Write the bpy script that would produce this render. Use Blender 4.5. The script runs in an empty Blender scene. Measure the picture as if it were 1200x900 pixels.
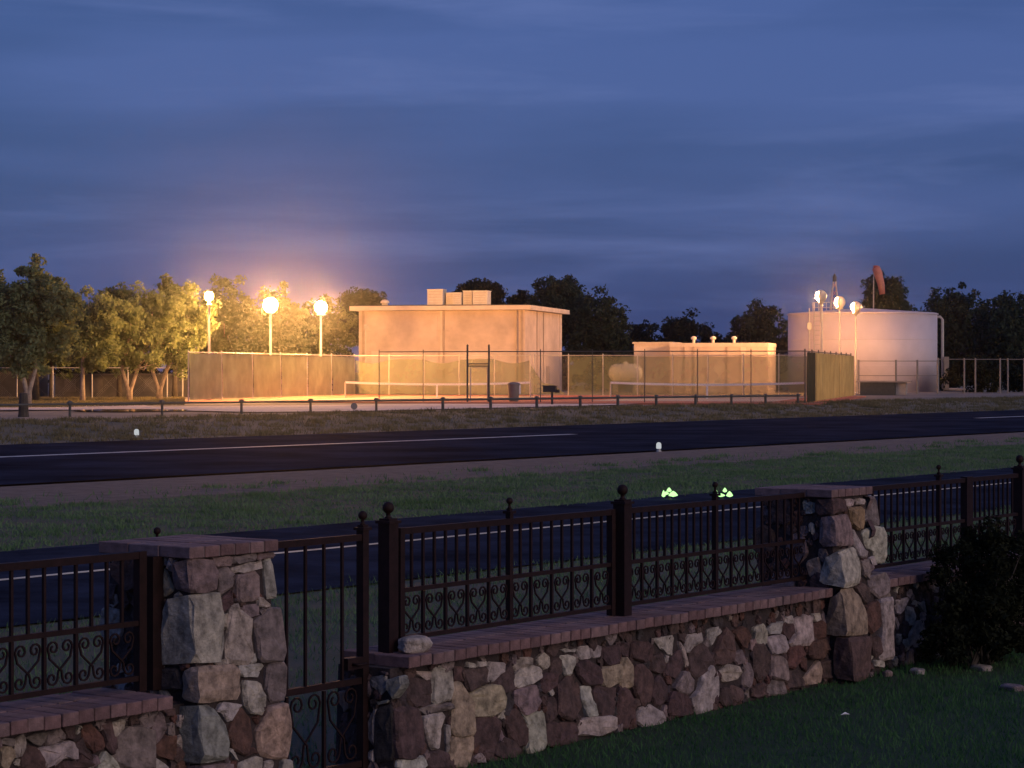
import bpy, bmesh, math, random
import numpy as np
from mathutils import Vector, Matrix

# ------------------------------------------------------------------ camera
F, HOR, HC = 2670.0, 434.0, 2.3          # focal length and horizon in photo pixels, eye height in metres
scene = bpy.context.scene
col = scene.collection
cam_d = bpy.data.cameras.new('camera'); cam = bpy.data.objects.new('camera', cam_d); col.objects.link(cam)
cam.location = (0, 0, HC); cam.rotation_euler = (math.radians(90), 0, 0)
cam_d.sensor_width = 36; cam_d.lens = 36*F/1200; cam_d.shift_y = -(450-HOR)/1200
cam_d.clip_start = .1; cam_d.clip_end = 6000
scene.camera = cam

# ------------------------------------------------------------------ sky, sun, exposure
SUN_AZ = math.radians(128)               # clockwise from +Y: behind the camera, to the right
SUN_EL = math.radians(18)
world = bpy.data.worlds.new('World'); scene.world = world; world.use_nodes = True
nt = world.node_tree; nt.nodes.clear(); N = nt.nodes.new; L = nt.links.new
out = N('ShaderNodeOutputWorld'); bg = N('ShaderNodeBackground'); L(bg.outputs[0], out.inputs[0])
sky = N('ShaderNodeTexSky'); sky.sky_type = 'NISHITA'; sky.sun_disc = False
sky.sun_elevation = math.radians(2); sky.sun_rotation = SUN_AZ; sky.dust_density = 1.2; sky.ozone_density = 4
tc = N('ShaderNodeTexCoord')
def wnoise(scale_vec, loc, scale, detail, rough, dist=0):
    m = N('ShaderNodeMapping'); m.inputs['Scale'].default_value = scale_vec; m.inputs['Location'].default_value = loc
    m.inputs['Rotation'].default_value = (0, math.radians(1.2), 0)
    L(tc.outputs['Generated'], m.inputs['Vector'])
    n = N('ShaderNodeTexNoise'); n.inputs['Scale'].default_value = scale; n.inputs['Detail'].default_value = detail
    n.inputs['Roughness'].default_value = rough; n.inputs['Distortion'].default_value = dist
    L(m.outputs[0], n.inputs['Vector']); return n.outputs['Fac']
n1 = wnoise((1.3, 1.3, 9), (3.1, 0.4, .35), 1.6, 5, .5, .25)
n2 = wnoise((3.2, 3.2, 27), (1.7, 5.2, 2.2), 1.6, 8, .6, .4)
r1 = N('ShaderNodeValToRGB'); L(n1, r1.inputs[0])
r1.color_ramp.elements[0].position = .40; r1.color_ramp.elements[0].color = (.029, .054, .178, 1)
r1.color_ramp.elements[1].position = .64; r1.color_ramp.elements[1].color = (.062, .098, .285, 1)
r2 = N('ShaderNodeValToRGB'); L(n2, r2.inputs[0])
r2.color_ramp.elements[0].position = .50; r2.color_ramp.elements[0].color = (0, 0, 0, 1)
r2.color_ramp.elements[1].position = .72; r2.color_ramp.elements[1].color = (.55, .55, .55, 1)
mx = N('ShaderNodeMix'); mx.data_type = 'RGBA'; L(r2.outputs[0], mx.inputs[0]); L(r1.outputs[0], mx.inputs[6])
mx.inputs[7].default_value = (.105, .145, .36, 1)
sc_ = N('ShaderNodeVectorMath'); sc_.operation = 'SCALE'; L(sky.outputs[0], sc_.inputs[0]); sc_.inputs['Scale'].default_value = .05
ad = N('ShaderNodeVectorMath'); ad.operation = 'ADD'; L(mx.outputs[2], ad.inputs[0]); L(sc_.outputs[0], ad.inputs[1])
L(ad.outputs[0], bg.inputs[0]); bg.inputs[1].default_value = 1.0
sun_d = bpy.data.lights.new('sun', 'SUN'); sun_d.energy = 1.08; sun_d.angle = math.radians(40); sun_d.color = (1, .76, .62)
sun = bpy.data.objects.new('sun', sun_d); col.objects.link(sun)
to_sun = Vector((math.sin(SUN_AZ)*math.cos(SUN_EL), math.cos(SUN_AZ)*math.cos(SUN_EL), math.sin(SUN_EL)))
sun.rotation_euler = to_sun.to_track_quat('Z', 'Y').to_euler(); sun.location = (20, -20, 30)
vs = scene.view_settings; vs.view_transform = 'Standard'; vs.look = 'None'; vs.exposure = 0; vs.gamma = 1
scene.cycles.use_denoising = True
scene.cycles.max_bounces = 8; scene.cycles.transparent_max_bounces = 24

# ------------------------------------------------------------------ frames and pixel helpers
TH = math.atan2(2550-600, F); S, C = math.sin(TH), math.cos(TH)
UD = np.array((S, C, 0.)); VD = np.array((-C, S, 0.)); ZD = np.array((0, 0, 1.))
ANG = math.radians(90)-TH                 # rotation that turns local x into the wall / runway direction
def W(u, v, h): return u*UD+v*VD+h*ZD
def ray(x, y): return np.array(((x-600)/F, 1., -(y-HOR)/F))
def u_at(x, v):
    t = (x-600)/F; Y = v/(S-t*C); return t*Y*S+Y*C
def at(x, y, Y): return np.array((0, 0, HC))+ray(x, y)*Y
def hit(x, y, p0, n):
    o = np.array((0, 0, HC)); d = ray(x, y); return o+d*(np.dot(p0-o, n)/np.dot(d, n))
def smooth(a, b, x):
    t = np.clip((x-a)/(b-a), 0, 1); return t*t*(3-2*t)
def gh(X, Y):                             # ground height
    v = -np.asarray(X)*C+np.asarray(Y)*S
    X = np.asarray(X); Y = np.asarray(Y); dip = .24*(1-smooth(-25, -20, X+.0))*smooth(104, 122, Y)
    return -dip+.38*smooth(54.5, 63, v)+.07*smooth(63, 110, v)+.06*smooth(26, 34, v)*(1-smooth(33.5, 35, v))
def ghu(u, v): p = W(u, v, 0); return float(gh(p[0], p[1]))
PH = math.radians(12.7)                   # the courts, buildings and yard lie on a second grid
E1 = np.array((math.sin(PH), math.cos(PH), 0)); E2 = np.array((math.cos(PH), -math.sin(PH), 0))
ANG2 = -PH
rnd = random.Random(7); rng = np.random.default_rng(7)

# ------------------------------------------------------------------ materials
MATS = {}
def mat(name, color, rough=.8, noise=0., nscale=5., bump=0., bscale=30., metal=0., objcol=False, color2=None, spec=.5, detail=6, coords='Object'):
    if name in MATS: return MATS[name]
    m = bpy.data.materials.new(name); m.use_nodes = True; t = m.node_tree; p = t.nodes['Principled BSDF']
    p.inputs['Roughness'].default_value = rough; p.inputs['Metallic'].default_value = metal
    p.inputs['Specular IOR Level'].default_value = spec
    c = tuple(color)+(1,)
    tcn = t.nodes.new('ShaderNodeTexCoord')
    if objcol:
        oi = t.nodes.new('ShaderNodeObjectInfo'); src = oi.outputs['Color']
    else:
        rg = t.nodes.new('ShaderNodeRGB'); rg.outputs[0].default_value = c; src = rg.outputs[0]
    if noise or color2:
        nz = t.nodes.new('ShaderNodeTexNoise'); nz.inputs['Scale'].default_value = nscale; nz.inputs['Detail'].default_value = detail
        nz.inputs['Roughness'].default_value = .62
        t.links.new(tcn.outputs[coords], nz.inputs['Vector'])
        mr = t.nodes.new('ShaderNodeMapRange'); mr.inputs[1].default_value = .32; mr.inputs[2].default_value = .68
        t.links.new(nz.outputs['Fac'], mr.inputs[0])
        mm = t.nodes.new('ShaderNodeMix'); mm.data_type = 'RGBA'
        if color2:
            mr.inputs[3].default_value = 0; mr.inputs[4].default_value = 1
            t.links.new(mr.outputs[0], mm.inputs[0]); t.links.new(src, mm.inputs[6]); mm.inputs[7].default_value = tuple(color2)+(1,)
        else:
            mr.inputs[3].default_value = 1-noise; mr.inputs[4].default_value = 1+noise
            mm.blend_type = 'MULTIPLY'; mm.inputs[0].default_value = 1
            cv = t.nodes.new('ShaderNodeCombineXYZ')
            for k in range(3): t.links.new(mr.outputs[0], cv.inputs[k])
            t.links.new(src, mm.inputs[6]); t.links.new(cv.outputs[0], mm.inputs[7])
        src = mm.outputs[2]
    t.links.new(src, p.inputs['Base Color'])
    if bump:
        b = t.nodes.new('ShaderNodeBump'); b.inputs['Strength'].default_value = bump; b.inputs['Distance'].default_value = .03
        n2_ = t.nodes.new('ShaderNodeTexNoise'); n2_.inputs['Scale'].default_value = bscale; n2_.inputs['Detail'].default_value = 8
        n2_.inputs['Roughness'].default_value = .7
        t.links.new(tcn.outputs[coords], n2_.inputs['Vector']); t.links.new(n2_.outputs['Fac'], b.inputs['Height'])
        t.links.new(b.outputs[0], p.inputs['Normal'])
    MATS[name] = m; return m
def foliage_mat(name, c1, c2, trans=.35, nscale=.8):
    m = bpy.data.materials.new(name); m.use_nodes = True; t = m.node_tree; t.nodes.clear()
    o = t.nodes.new('ShaderNodeOutputMaterial'); d = t.nodes.new('ShaderNodeBsdfDiffuse'); tr = t.nodes.new('ShaderNodeBsdfTranslucent')
    ms = t.nodes.new('ShaderNodeMixShader'); ms.inputs[0].default_value = trans
    g = t.nodes.new('ShaderNodeTexCoord'); n = t.nodes.new('ShaderNodeTexNoise'); n.inputs['Scale'].default_value = nscale; n.inputs['Detail'].default_value = 8
    n.inputs['Roughness'].default_value = .75
    r = t.nodes.new('ShaderNodeValToRGB'); r.color_ramp.elements[0].position = .35; r.color_ramp.elements[1].position = .66
    r.color_ramp.elements[0].color = tuple(c1)+(1,); r.color_ramp.elements[1].color = tuple(c2)+(1,)
    t.links.new(g.outputs['Object'], n.inputs['Vector']); t.links.new(n.outputs['Fac'], r.inputs[0])
    t.links.new(r.outputs[0], d.inputs[0]); t.links.new(r.outputs[0], tr.inputs[0])
    t.links.new(d.outputs[0], ms.inputs[1]); t.links.new(tr.outputs[0], ms.inputs[2]); t.links.new(ms.outputs[0], o.inputs[0])
    MATS[name] = m; return m
def emit_mat(name, c, s):
    m = bpy.data.materials.new(name); m.use_nodes = True; t = m.node_tree; t.nodes.clear()
    o = t.nodes.new('ShaderNodeOutputMaterial'); e = t.nodes.new('ShaderNodeEmission')
    e.inputs[0].default_value = tuple(c)+(1,); e.inputs[1].default_value = s; t.links.new(e.outputs[0], o.inputs[0])
    MATS[name] = m; return m
def screen_mat(name, c, clear=.28, trans=.45):
    m = bpy.data.materials.new(name); m.use_nodes = True; t = m.node_tree; t.nodes.clear()
    o = t.nodes.new('ShaderNodeOutputMaterial'); d = t.nodes.new('ShaderNodeBsdfDiffuse'); tr = t.nodes.new('ShaderNodeBsdfTranslucent')
    tp = t.nodes.new('ShaderNodeBsdfTransparent'); a = t.nodes.new('ShaderNodeMixShader'); b = t.nodes.new('ShaderNodeMixShader')
    a.inputs[0].default_value = trans; b.inputs[0].default_value = clear
    g = t.nodes.new('ShaderNodeTexCoord'); n = t.nodes.new('ShaderNodeTexNoise'); n.inputs['Scale'].default_value = .9; n.inputs['Detail'].default_value = 7
    r = t.nodes.new('ShaderNodeValToRGB'); r.color_ramp.elements[0].position = .3; r.color_ramp.elements[1].position = .7
    r.color_ramp.elements[0].color = tuple(k*.8 for k in c)+(1,); r.color_ramp.elements[1].color = tuple(k*1.2 for k in c)+(1,)
    t.links.new(g.outputs['Object'], n.inputs['Vector']); t.links.new(n.outputs['Fac'], r.inputs[0])
    t.links.new(r.outputs[0], d.inputs[0]); t.links.new(r.outputs[0], tr.inputs[0])
    t.links.new(d.outputs[0], a.inputs[1]); t.links.new(tr.outputs[0], a.inputs[2])
    t.links.new(a.outputs[0], b.inputs[1]); t.links.new(tp.outputs[0], b.inputs[2]); t.links.new(b.outputs[0], o.inputs[0])
    MATS[name] = m; return m
mat('stone', (1, 1, 1), .9, noise=.55, nscale=16, bump=1, bscale=30, objcol=True)
mat('brick', (1, 1, 1), .9, noise=.30, nscale=14, bump=.5, bscale=60, objcol=True)
mat('mortar', (.045, .032, .032), .95, noise=.4, nscale=20, bump=.8, bscale=40)
mat('brick_mortar', (.16, .125, .125), .95, noise=.3, nscale=20)
mat('iron', (.016, .0065, .007), .65, spec=.2, noise=.35, nscale=18, bump=.15, bscale=60)
mat('asphalt', (.030, .036, .056), 1, noise=.5, nscale=.7, bump=.6, bscale=8, detail=10, spec=.0)
mat('asphalt_runway', (.026, .031, .050), 1, noise=.55, nscale=.30, bump=.5, bscale=5, detail=10, spec=.0)
mat('paint', (.62, .62, .58), .7, noise=.3, nscale=3)
mat('paint_worn', (.78, .64, .42), .75, noise=.45, nscale=2.5, detail=10)
mat('gravel', (.215, .165, .130), .95, color2=(.115, .088, .068), nscale=2.6, bump=1, bscale=14, detail=14)
mat('dirt', (.30, .25, .20), .95, color2=(.17, .145, .11), nscale=.18, bump=.7, bscale=4, detail=12)
mat('turf_soil', (.060, .075, .036), .95, color2=(.11, .10, .066), nscale=1.3, bump=.8, bscale=18, detail=12)
mat('turf_far', (.085, .088, .050), .95, color2=(.19, .165, .115), nscale=.16, bump=.8, bscale=6, detail=12)
mat('lawn_soil', (.018, .050, .016), .95, color2=(.030, .055, .022), nscale=4, bump=.8, bscale=30)
foliage_mat('lawn_blade', (.030, .100, .030), (.090, .195, .075), .25, 1.0)
foliage_mat('verge_blade', (.080, .165, .065), (.17, .265, .14), .25, .45)
foliage_mat('dry_blade', (.11, .115, .06), (.22, .19, .11), .25, .5)
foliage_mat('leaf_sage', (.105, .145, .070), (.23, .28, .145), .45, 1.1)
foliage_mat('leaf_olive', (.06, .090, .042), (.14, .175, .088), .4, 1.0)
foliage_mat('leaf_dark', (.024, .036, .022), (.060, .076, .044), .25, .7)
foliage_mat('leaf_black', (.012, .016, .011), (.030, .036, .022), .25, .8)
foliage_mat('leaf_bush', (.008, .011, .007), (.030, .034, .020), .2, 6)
mat('bark_pale', (.30, .25, .20), .9, noise=.35, nscale=4, bump=.6, bscale=18)
mat('bark_dark', (.06, .05, .04), .9, noise=.35, nscale=4)
mat('court_red', (.55, .17, .095), .85, noise=.15, nscale=.3, detail=8)
mat('court_tan', (.60, .47, .32), .85, noise=.12, nscale=.3, detail=8)
mat('galv', (.42, .42, .40), .5, noise=.15, nscale=6, metal=.2)
mat('galv_dark', (.06, .065, .06), .6, noise=.2, nscale=6)
mat('pole_white', (.50, .45, .40), .55, noise=.08, nscale=3)
mat('stucco', (.52, .42, .36), .9, noise=.20, nscale=.5, bump=.2, bscale=12, detail=8)
mat('stucco_b', (.57, .48, .42), .9, noise=.15, nscale=.9, detail=8)
mat('stucco_trim', (.36, .29, .24), .85, noise=.15, nscale=2)
mat('roof_white', (.55, .47, .41), .7, noise=.12, nscale=1)
mat('unit_white', (.62, .57, .50), .6, noise=.08, nscale=3)
mat('tank_paint', (.62, .55, .58), .55, noise=.07, nscale=.5, detail=9)
mat('seam', (.52, .49, .49), .7)
mat('lamplit_ground', (.70, .58, .49), .9, noise=.20, nscale=.35, bump=.3, bscale=6, detail=9)  # pale albedo imitates lamplight falling on the ground
mat('concrete', (.32, .29, .26), .9, noise=.22, nscale=1.2, bump=.3, bscale=10)
mat('net_white', (.88, .87, .84), .8)
mat('black_metal', (.02, .02, .022), .6)
mat('shed_wall', (.055, .052, .052), .9, noise=.3, nscale=1)
mat('shed_roof', (.07, .065, .065), .9, noise=.25, nscale=2)
mat('water', (.05, .045, .04), .06, spec=.5)
mat('orange_cloth', (.50, .20, .15), .8, noise=.15, nscale=3)
mat('red_paint', (.40, .05, .03), .6)
mat('plastic_grey', (.20, .19, .18), .6, noise=.1, nscale=4)
screen_mat('screen_green', (.30, .35, .22), .12, .45)
screen_mat('screen_pale', (.44, .40, .20), .10, .5)
screen_mat('screen_dark', (.05, .06, .05), .10, .3)
screen_mat('screen_far', (.20, .23, .145), .36, .35)
screen_mat('net_mesh', (.035, .035, .03), .80, .2)
emit_mat('sodium', (1.0, .44, .125), 2700)
emit_mat('sodium_dim', (1.0, .44, .14), 1500)
emit_mat('green_glow', (.50, 1.0, .36), 1.6)
emit_mat('white_glow', (.9, .95, 1.0), .55)
M = MATS

# ------------------------------------------------------------------ object helpers
def tag(o, label=None, cat=None, group=None, kind=None):
    if label: o['label'] = label
    if cat: o['category'] = cat
    if group: o['group'] = group
    if kind: o['kind'] = kind
    return o
def thing(name, loc, label, cat, group=None):
    o = bpy.data.objects.new(name, None); o.location = Vector(loc); o.empty_display_size = .3; col.objects.link(o)
    return tag(o, label, cat, group)
def root_loc(p):
    l = Vector((0, 0, 0))
    while p is not None: l += Vector(p.location); p = p.parent
    return np.array(l)
def link(name, me, parent=None, color=None):
    o = bpy.data.objects.new(name, me); col.objects.link(o)
    if parent is not None: o.parent = parent
    if color is not None: o.color = tuple(color)+(1,)
    return o
class MB:
    """collects shapes in world coordinates and links them as one mesh"""
    def __init__(s): s.v = []; s.f = []; s.n = 0
    def add(s, vs, fs):
        b = s.n; s.v.extend([tuple(map(float, p)) for p in vs]); s.f.extend([tuple(i+b for i in f) for f in fs]); s.n += len(vs)
        return s
    def box(s, c, hx, hy, hz, ang=0., bev=0.):
        ca, sa = math.cos(ang), math.sin(ang); P = []
        for z in (-hz, hz):
            for (x, y) in ((-hx, -hy), (hx, -hy), (hx, hy), (-hx, hy)):
                P.append((c[0]+x*ca-y*sa, c[1]+x*sa+y*ca, c[2]+z))
        return s.add(P, [(3, 2, 1, 0), (4, 5, 6, 7), (0, 1, 5, 4), (1, 2, 6, 5), (2, 3, 7, 6), (3, 0, 4, 7)])
    def tube(s, path, r, n=6, cap=True):
        path = [np.array(p, float) for p in path]; k = len(path); rs = r if hasattr(r, '__len__') else [r]*k
        P = []; prev = None
        for i in range(k):
            d = path[min(i+1, k-1)]-path[max(i-1, 0)]; d = d/(np.linalg.norm(d)+1e-9)
            if prev is None:
                a = np.array((0, 0, 1.)) if abs(d[2]) < .9 else np.array((1., 0, 0))
                x = np.cross(a, d)
            else: x = prev-np.dot(prev, d)*d
            x /= np.linalg.norm(x)+1e-9; y = np.cross(d, x); prev = x
            for j in range(n):
                q = 2*math.pi*(j+.5)/n; P.append(path[i]+rs[i]*(math.cos(q)*x+math.sin(q)*y))
        Fs = [(i*n+j, i*n+(j+1) % n, (i+1)*n+(j+1) % n, (i+1)*n+j) for i in range(k-1) for j in range(n)]
        if cap: Fs += [tuple(range(n))[::-1], tuple((k-1)*n+j for j in range(n))]
        return s.add(P, Fs)
    def lathe(s, c, prof, n=16):
        P = []; 
        for (r, z) in prof:
            for j in range(n):
                q = 2*math.pi*j/n; P.append((c[0]+r*math.cos(q), c[1]+r*math.sin(q), c[2]+z))
        k = len(prof)
        Fs = [(i*n+j, i*n+(j+1) % n, (i+1)*n+(j+1) % n, (i+1)*n+j) for i in range(k-1) for j in range(n)]
        if prof[0][0] > 1e-4: Fs.append(tuple(range(n))[::-1])
        if prof[-1][0] > 1e-4: Fs.append(tuple((k-1)*n+j for j in range(n)))
        return s.add(P, Fs)
    def mesh(s, name, m, origin=(0, 0, 0), sm=False):
        me = bpy.data.meshes.new(name); o = np.array(origin)
        me.from_pydata([tuple(np.array(p)-o) for p in s.v], [], s.f); me.materials.append(M[m] if isinstance(m, str) else m)
        if sm: me.polygons.foreach_set('use_smooth', [True]*len(me.polygons))
        me.update(); return me
    def build(s, name, m, parent=None, sm=False, color=None, kind=None, loc=None):
        if parent is None and loc is not None:
            o = link(name, s.mesh(name, m, loc, sm), None, color); o.location = Vector(loc)
        else:
            o = link(name, s.mesh(name, m, root_loc(parent), sm), parent, color)
        if kind: o['kind'] = kind
        return o
def sheet(name, pts_grid, m, kind='structure', parent=None):
    """pts_grid[i][j] points"""
    a = np.array(pts_grid); ni, nj = a.shape[:2]
    fs = [(i*nj+j, (i+1)*nj+j, (i+1)*nj+j+1, i*nj+j+1) for i in range(ni-1) for j in range(nj-1)]
    b = MB(); b.add(a.reshape(-1, 3), fs); o = b.build(name, m, parent)
    me = o.data; me.update()
    if me.polygons[0].normal.z < 0: me.flip_normals()
    if kind: o['kind'] = kind
    return o
def bulk(name, verts, nper, m, parent=None, kind=None, loc=(0, 0, 0)):
    """verts: (k*nper,3) array, one face for every nper verts"""
    verts = np.asarray(verts, dtype=np.float32)-np.array(root_loc(parent) if parent is not None else loc, dtype=np.float32)
    nv = len(verts); nf = nv//nper; me = bpy.data.meshes.new(name)
    me.vertices.add(nv); me.vertices.foreach_set('co', verts.ravel())
    me.loops.add(nv); me.loops.foreach_set('vertex_index', np.arange(nv, dtype=np.int32))
    me.polygons.add(nf); me.polygons.foreach_set('loop_start', np.arange(0, nv, nper, dtype=np.int32))
    me.polygons.foreach_set('loop_total', np.full(nf, nper, dtype=np.int32))
    me.materials.append(M[m]); me.update(calc_edges=True); me.validate()
    o = link(name, me, parent)
    if parent is None: o.location = Vector(loc)
    if kind: o['kind'] = kind
    return o

# ================================================================== SETTING: ground, taxiway, runway
us = np.concatenate([np.linspace(-1200, -120, 6), np.linspace(-80, 420, 101), np.linspace(600, 1600, 6)])
vsn = np.concatenate([[-1000, -400, -100, -30, 0, 7, 10, 15], np.linspace(18, 70, 53), np.linspace(75, 200, 26), [260, 400, 800, 1600]])
def gnoise(u, v):
    return .02*math.sin(u*.7+1.3*math.sin(v*.5))*math.sin(v*.9+u*.2) if 56 < v < 80 else 0
tag(sheet('ground', [[W(u, v, ghu(u, v)-.04+gnoise(u, v)) for v in vsn] for u in us], 'dirt'), kind='structure')
def strip(name, v0, v1, m, dz, u0=-120, u1=420, step=2., rag=0., kinds='structure', nv=4):
    uu = np.arange(u0, u1+.1, step); g = []
    for u in uu:
        a = v0+rag*(rnd.random()-.5)*2; b = v1+rag*(rnd.random()-.5)*2
        g.append([W(u, a+(b-a)*k/nv, ghu(u, a+(b-a)*k/nv)+dz) for k in range(nv+1)])
    return sheet(name, g, m, kinds)
RV0, RVL, RV1 = 34.8, 45.95, 53.6         # runway near edge, centre stripe, far edge
TV0, TVL, TV1 = 15.6, 19.08, 22.1         # taxiway
strip('lawn', -12, 8.3, 'lawn_soil', .0, -30, 60, 1.0)
strip('grass_verge', 8.3, TV0+.1, 'turf_soil', .002, -60, 220, .5, .15)
strip('taxiway', TV0, TV1, 'asphalt', .02, -120, 420, 4)
strip('grass_strip', TV1-.1, 29.0, 'turf_soil', .005, -120, 420, .6, .35)
strip('gravel_shoulder', 28.4, RV0+.1, 'gravel', -.015, -120, 420, 2, .1, nv=6)
strip('runway', RV0, RV1, 'asphalt_runway', .03, -120, 420, 4)
strip('far_verge', RV1-.1, 66, 'turf_far', .012, -120, 420, 1.2, .5, nv=10)
def paint(name, parent_name, v, w, u0, u1, m, dz):
    uu = np.linspace(u0, u1, max(2, int((u1-u0)/4)))
    o = sheet(name, [[W(u, v-w/2, dz), W(u, v+w/2, dz)] for u in uu], m, None, None)
    o.parent = bpy.data.objects[parent_name]; return o
paint('centre_line', 'taxiway', TVL, .15, -120, 420, 'paint_worn', .026)
ug0, ug1 = u_at(672, RVL), u_at(1145, RVL)
L1 = 51.
for u0, u1 in ((ug0-L1, ug0), (ug1, ug1+L1), (ug1+L1+34, ug1+2*L1+34), (ug0-2*L1-34, ug0-L1-34)):
    paint('runway_stripe', 'runway', RVL, .42, u0, u1, 'paint', .036)

# grass blades -------------------------------------------------------
def blades(name, u0, u1, v0, v1, n, h0, h1, w, m, label, clump=0., dens=None):
    uu = rng.uniform(u0, u1, n); vv = rng.uniform(v0, v1, n)
    if clump:
        k = int(n/clump); cu = rng.uniform(u0, u1, k); cv = rng.uniform(v0, v1, k); idx = rng.integers(0, k, n)
        sel = rng.random(n) < .72
        uu = np.where(sel, cu[idx]+rng.normal(0, .16, n), uu); vv = np.where(sel, cv[idx]+rng.normal(0, .16, n), vv)
    X = uu*S-vv*C; Y = uu*C+vv*S
    ok = np.abs(X) < (Y*.225*1.25+1.5)
    X, Y = X[ok], Y[ok]; n = len(X); Z = gh(X, Y)
    h = rng.uniform(h0, h1, n)*(.7+.6*(.5+.5*np.sin(X*2.1+np.sin(Y*1.3)*2)*np.sin(Y*1.7))); a = rng.uniform(0, 6.283, n); ln = rng.normal(0, .45, (n, 2))*h[:, None]
    b = np.stack([X, Y, Z-.004], 1); d = np.stack([np.cos(a), np.sin(a), 0*a], 1)*w*rng.uniform(.6, 1.4, (n, 1))
    tip = b+np.concatenate([ln, h[:, None]], 1)
    v3 = np.stack([b-d, b+d, tip], 1).reshape(-1, 3)
    return tag(bulk(name, v3, 3, m, None, 'stuff'), label, 'grass')
blades('lawn_grass', 7, 22, 1.5, 7.98, 110000, .022, .055, .0035, 'lawn_blade', 'dark green mown lawn in front of the stone wall')
blades('verge_grass', 3, 62, 8.55, TV0+.05, 90000, .03, .09, .006, 'verge_blade', 'short grass between the stone wall and the taxiway', 40)
blades('strip_grass', 10, 92, TV1+.0, 28.7, 140000, .03, .085, .011, 'verge_blade', 'green grass strip between taxiway and gravel shoulder', 60)
blades('shoulder_weeds', 14, 100, 28.5, 31.0, 9000, .04, .12, .012, 'verge_blade', 'scattered weeds growing into the gravel shoulder', 120)
blades('far_grass', 24, 170, RV1+.1, 66, 80000, .06, .20, .022, 'dry_blade', 'dry rough grass bank beyond the runway', 60)

# ================================================================== FOREGROUND WALL AND PILLARS
COLS = dict(W=(.45, .385, .335), T=(.38, .285, .205), G=(.29, .275, .255), M=(.105, .064, .058), R=(.125, .060, .045),
            D=(.06, .045, .047), B=(.235, .175, .165), O=(.30, .20, .11))
CROPS = {1: (430, 750, 6), 2: (570, 740, 6), 3: (710, 720, 6), 4: (840, 690, 6), 5: (160, 640, 6.667), 6: (160, 760, 6.43),
         7: (930, 560, 6.923), 8: (940, 670, 6.43), 9: (0, 800, 9), 10: (110, 800, 9)}
def jcol(k, a=.16):
    c = COLS[k]; s = 1+a*(rnd.random()*2-1); return tuple(min(.8, x*s*(1+.06*(rnd.random()*2-1))) for x in c)
def px(crop, pts):
    ox, oy, s = CROPS[crop]; return [(ox+x/s, oy+y/s) for x, y in pts]
def parse(txt):
    res = []
    for ln in txt.strip().splitlines():
        t = ln.split(); res.append((t[0], [tuple(map(float, q.split(','))) for q in t[1:]]))
    return res
def chaikin(P, k=1, t=.22):
    for _ in range(k):
        Q = []
        for i in range(len(P)):
            a, b = P[i], P[(i+1) % len(P)]; Q += [a*(1-t)+b*t, a*t+b*(1-t)]
        P = Q
    return P
def face_stone(parent, P3, n, color, grow=1.19, proud=None):
    """one rubble stone set in a wall face; P3: outline on the face, n: outward normal"""
    P = [np.array(p) for p in P3]; c = sum(P)/len(P)
    P = [c+(p-c)*grow for p in P]
    if len(P) < 10: P = chaikin(P, 1, .14)
    P = [p+rng.normal(0, .0035, 3) for p in P]
    size = math.sqrt(np.mean([np.dot(p-c, p-c) for p in P])); d = proud or (.014+.10*min(size, .16))*(.7+.6*rnd.random())
    k = len(P); V = []
    tilt = rng.normal(0, .10, 3)
    def off(p, q): return n*(q+np.dot(p-c, tilt)*.5)
    V += [p-n*.05 for p in P]
    V += [c+(p-c)*.985+off(p, d*.45)+rng.normal(0, .003, 3) for p in P]
    V += [c+(p-c)*.88+off(p, d)+rng.normal(0, .0035, 3) for p in P]
    V += [c+(p-c)*.45+off(p, d*1.04)+rng.normal(0, .0022, 3) for p in P]
    V.append(c+n*d*1.05)
    Fs = [(r*k+i, r*k+(i+1) % k, (r+1)*k+(i+1) % k, (r+1)*k+i) for r in range(3) for i in range(k)]
    Fs += [(3*k+i, 3*k+(i+1) % k, 4*k) for i in range(k)]
    b = MB(); b.add(V, Fs); me = b.mesh('stone', 'stone', root_loc(parent))
    bm = bmesh.new(); bm.from_mesh(me); bmesh.ops.recalc_face_normals(bm, faces=bm.faces); bm.to_mesh(me); bm.free()
    return link('stone', me, parent, color)
def quoin(parent, R3, nR, L3, nL, color, d=.03):
    """corner stone seen on two faces"""
    P = []
    cR = sum(map(np.array, R3))/len(R3); cL = sum(map(np.array, L3))/len(L3)
    for p in chaikin([np.array(q) for q in R3], 1, .14): P.append(p+nR*d+nL*d*.6*(1 if np.dot(p-cR, nL) > .02 else 0)); P.append(p-nR*.05)
    for p in chaikin([np.array(q) for q in L3], 1, .14): P.append(p+nL*d+nR*d*.6*(1 if np.dot(p-cL, nR) > .02 else 0)); P.append(p-nL*.05)
    P.append(cR+nR*d*1.5); P.append(cL+nL*d*1.5)
    bm = bmesh.new(); o = root_loc(parent)
    for p in P: bm.verts.new(p-o+rng.normal(0, .003, 3))
    r = bmesh.ops.convex_hull(bm, input=bm.verts)
    bmesh.ops.delete(bm, geom=list({g for g in r['geom_interior']+r['geom_unused'] if isinstance(g, bmesh.types.BMVert)}), context='VERTS')
    bmesh.ops.subdivide_edges(bm, edges=[e for e in bm.edges if e.calc_length() > .09], cuts=1, use_grid_fill=True)
    for v in bm.verts: v.co += Vector(rng.normal(0, .0045, 3))
    bmesh.ops.triangulate(bm, faces=bm.faces); bmesh.ops.recalc_face_normals(bm, faces=bm.faces)
    me = bpy.data.meshes.new('stone'); bm.to_mesh(me); bm.free(); me.materials.append(M['stone'])
    return link('stone', me, parent, color)
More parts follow.
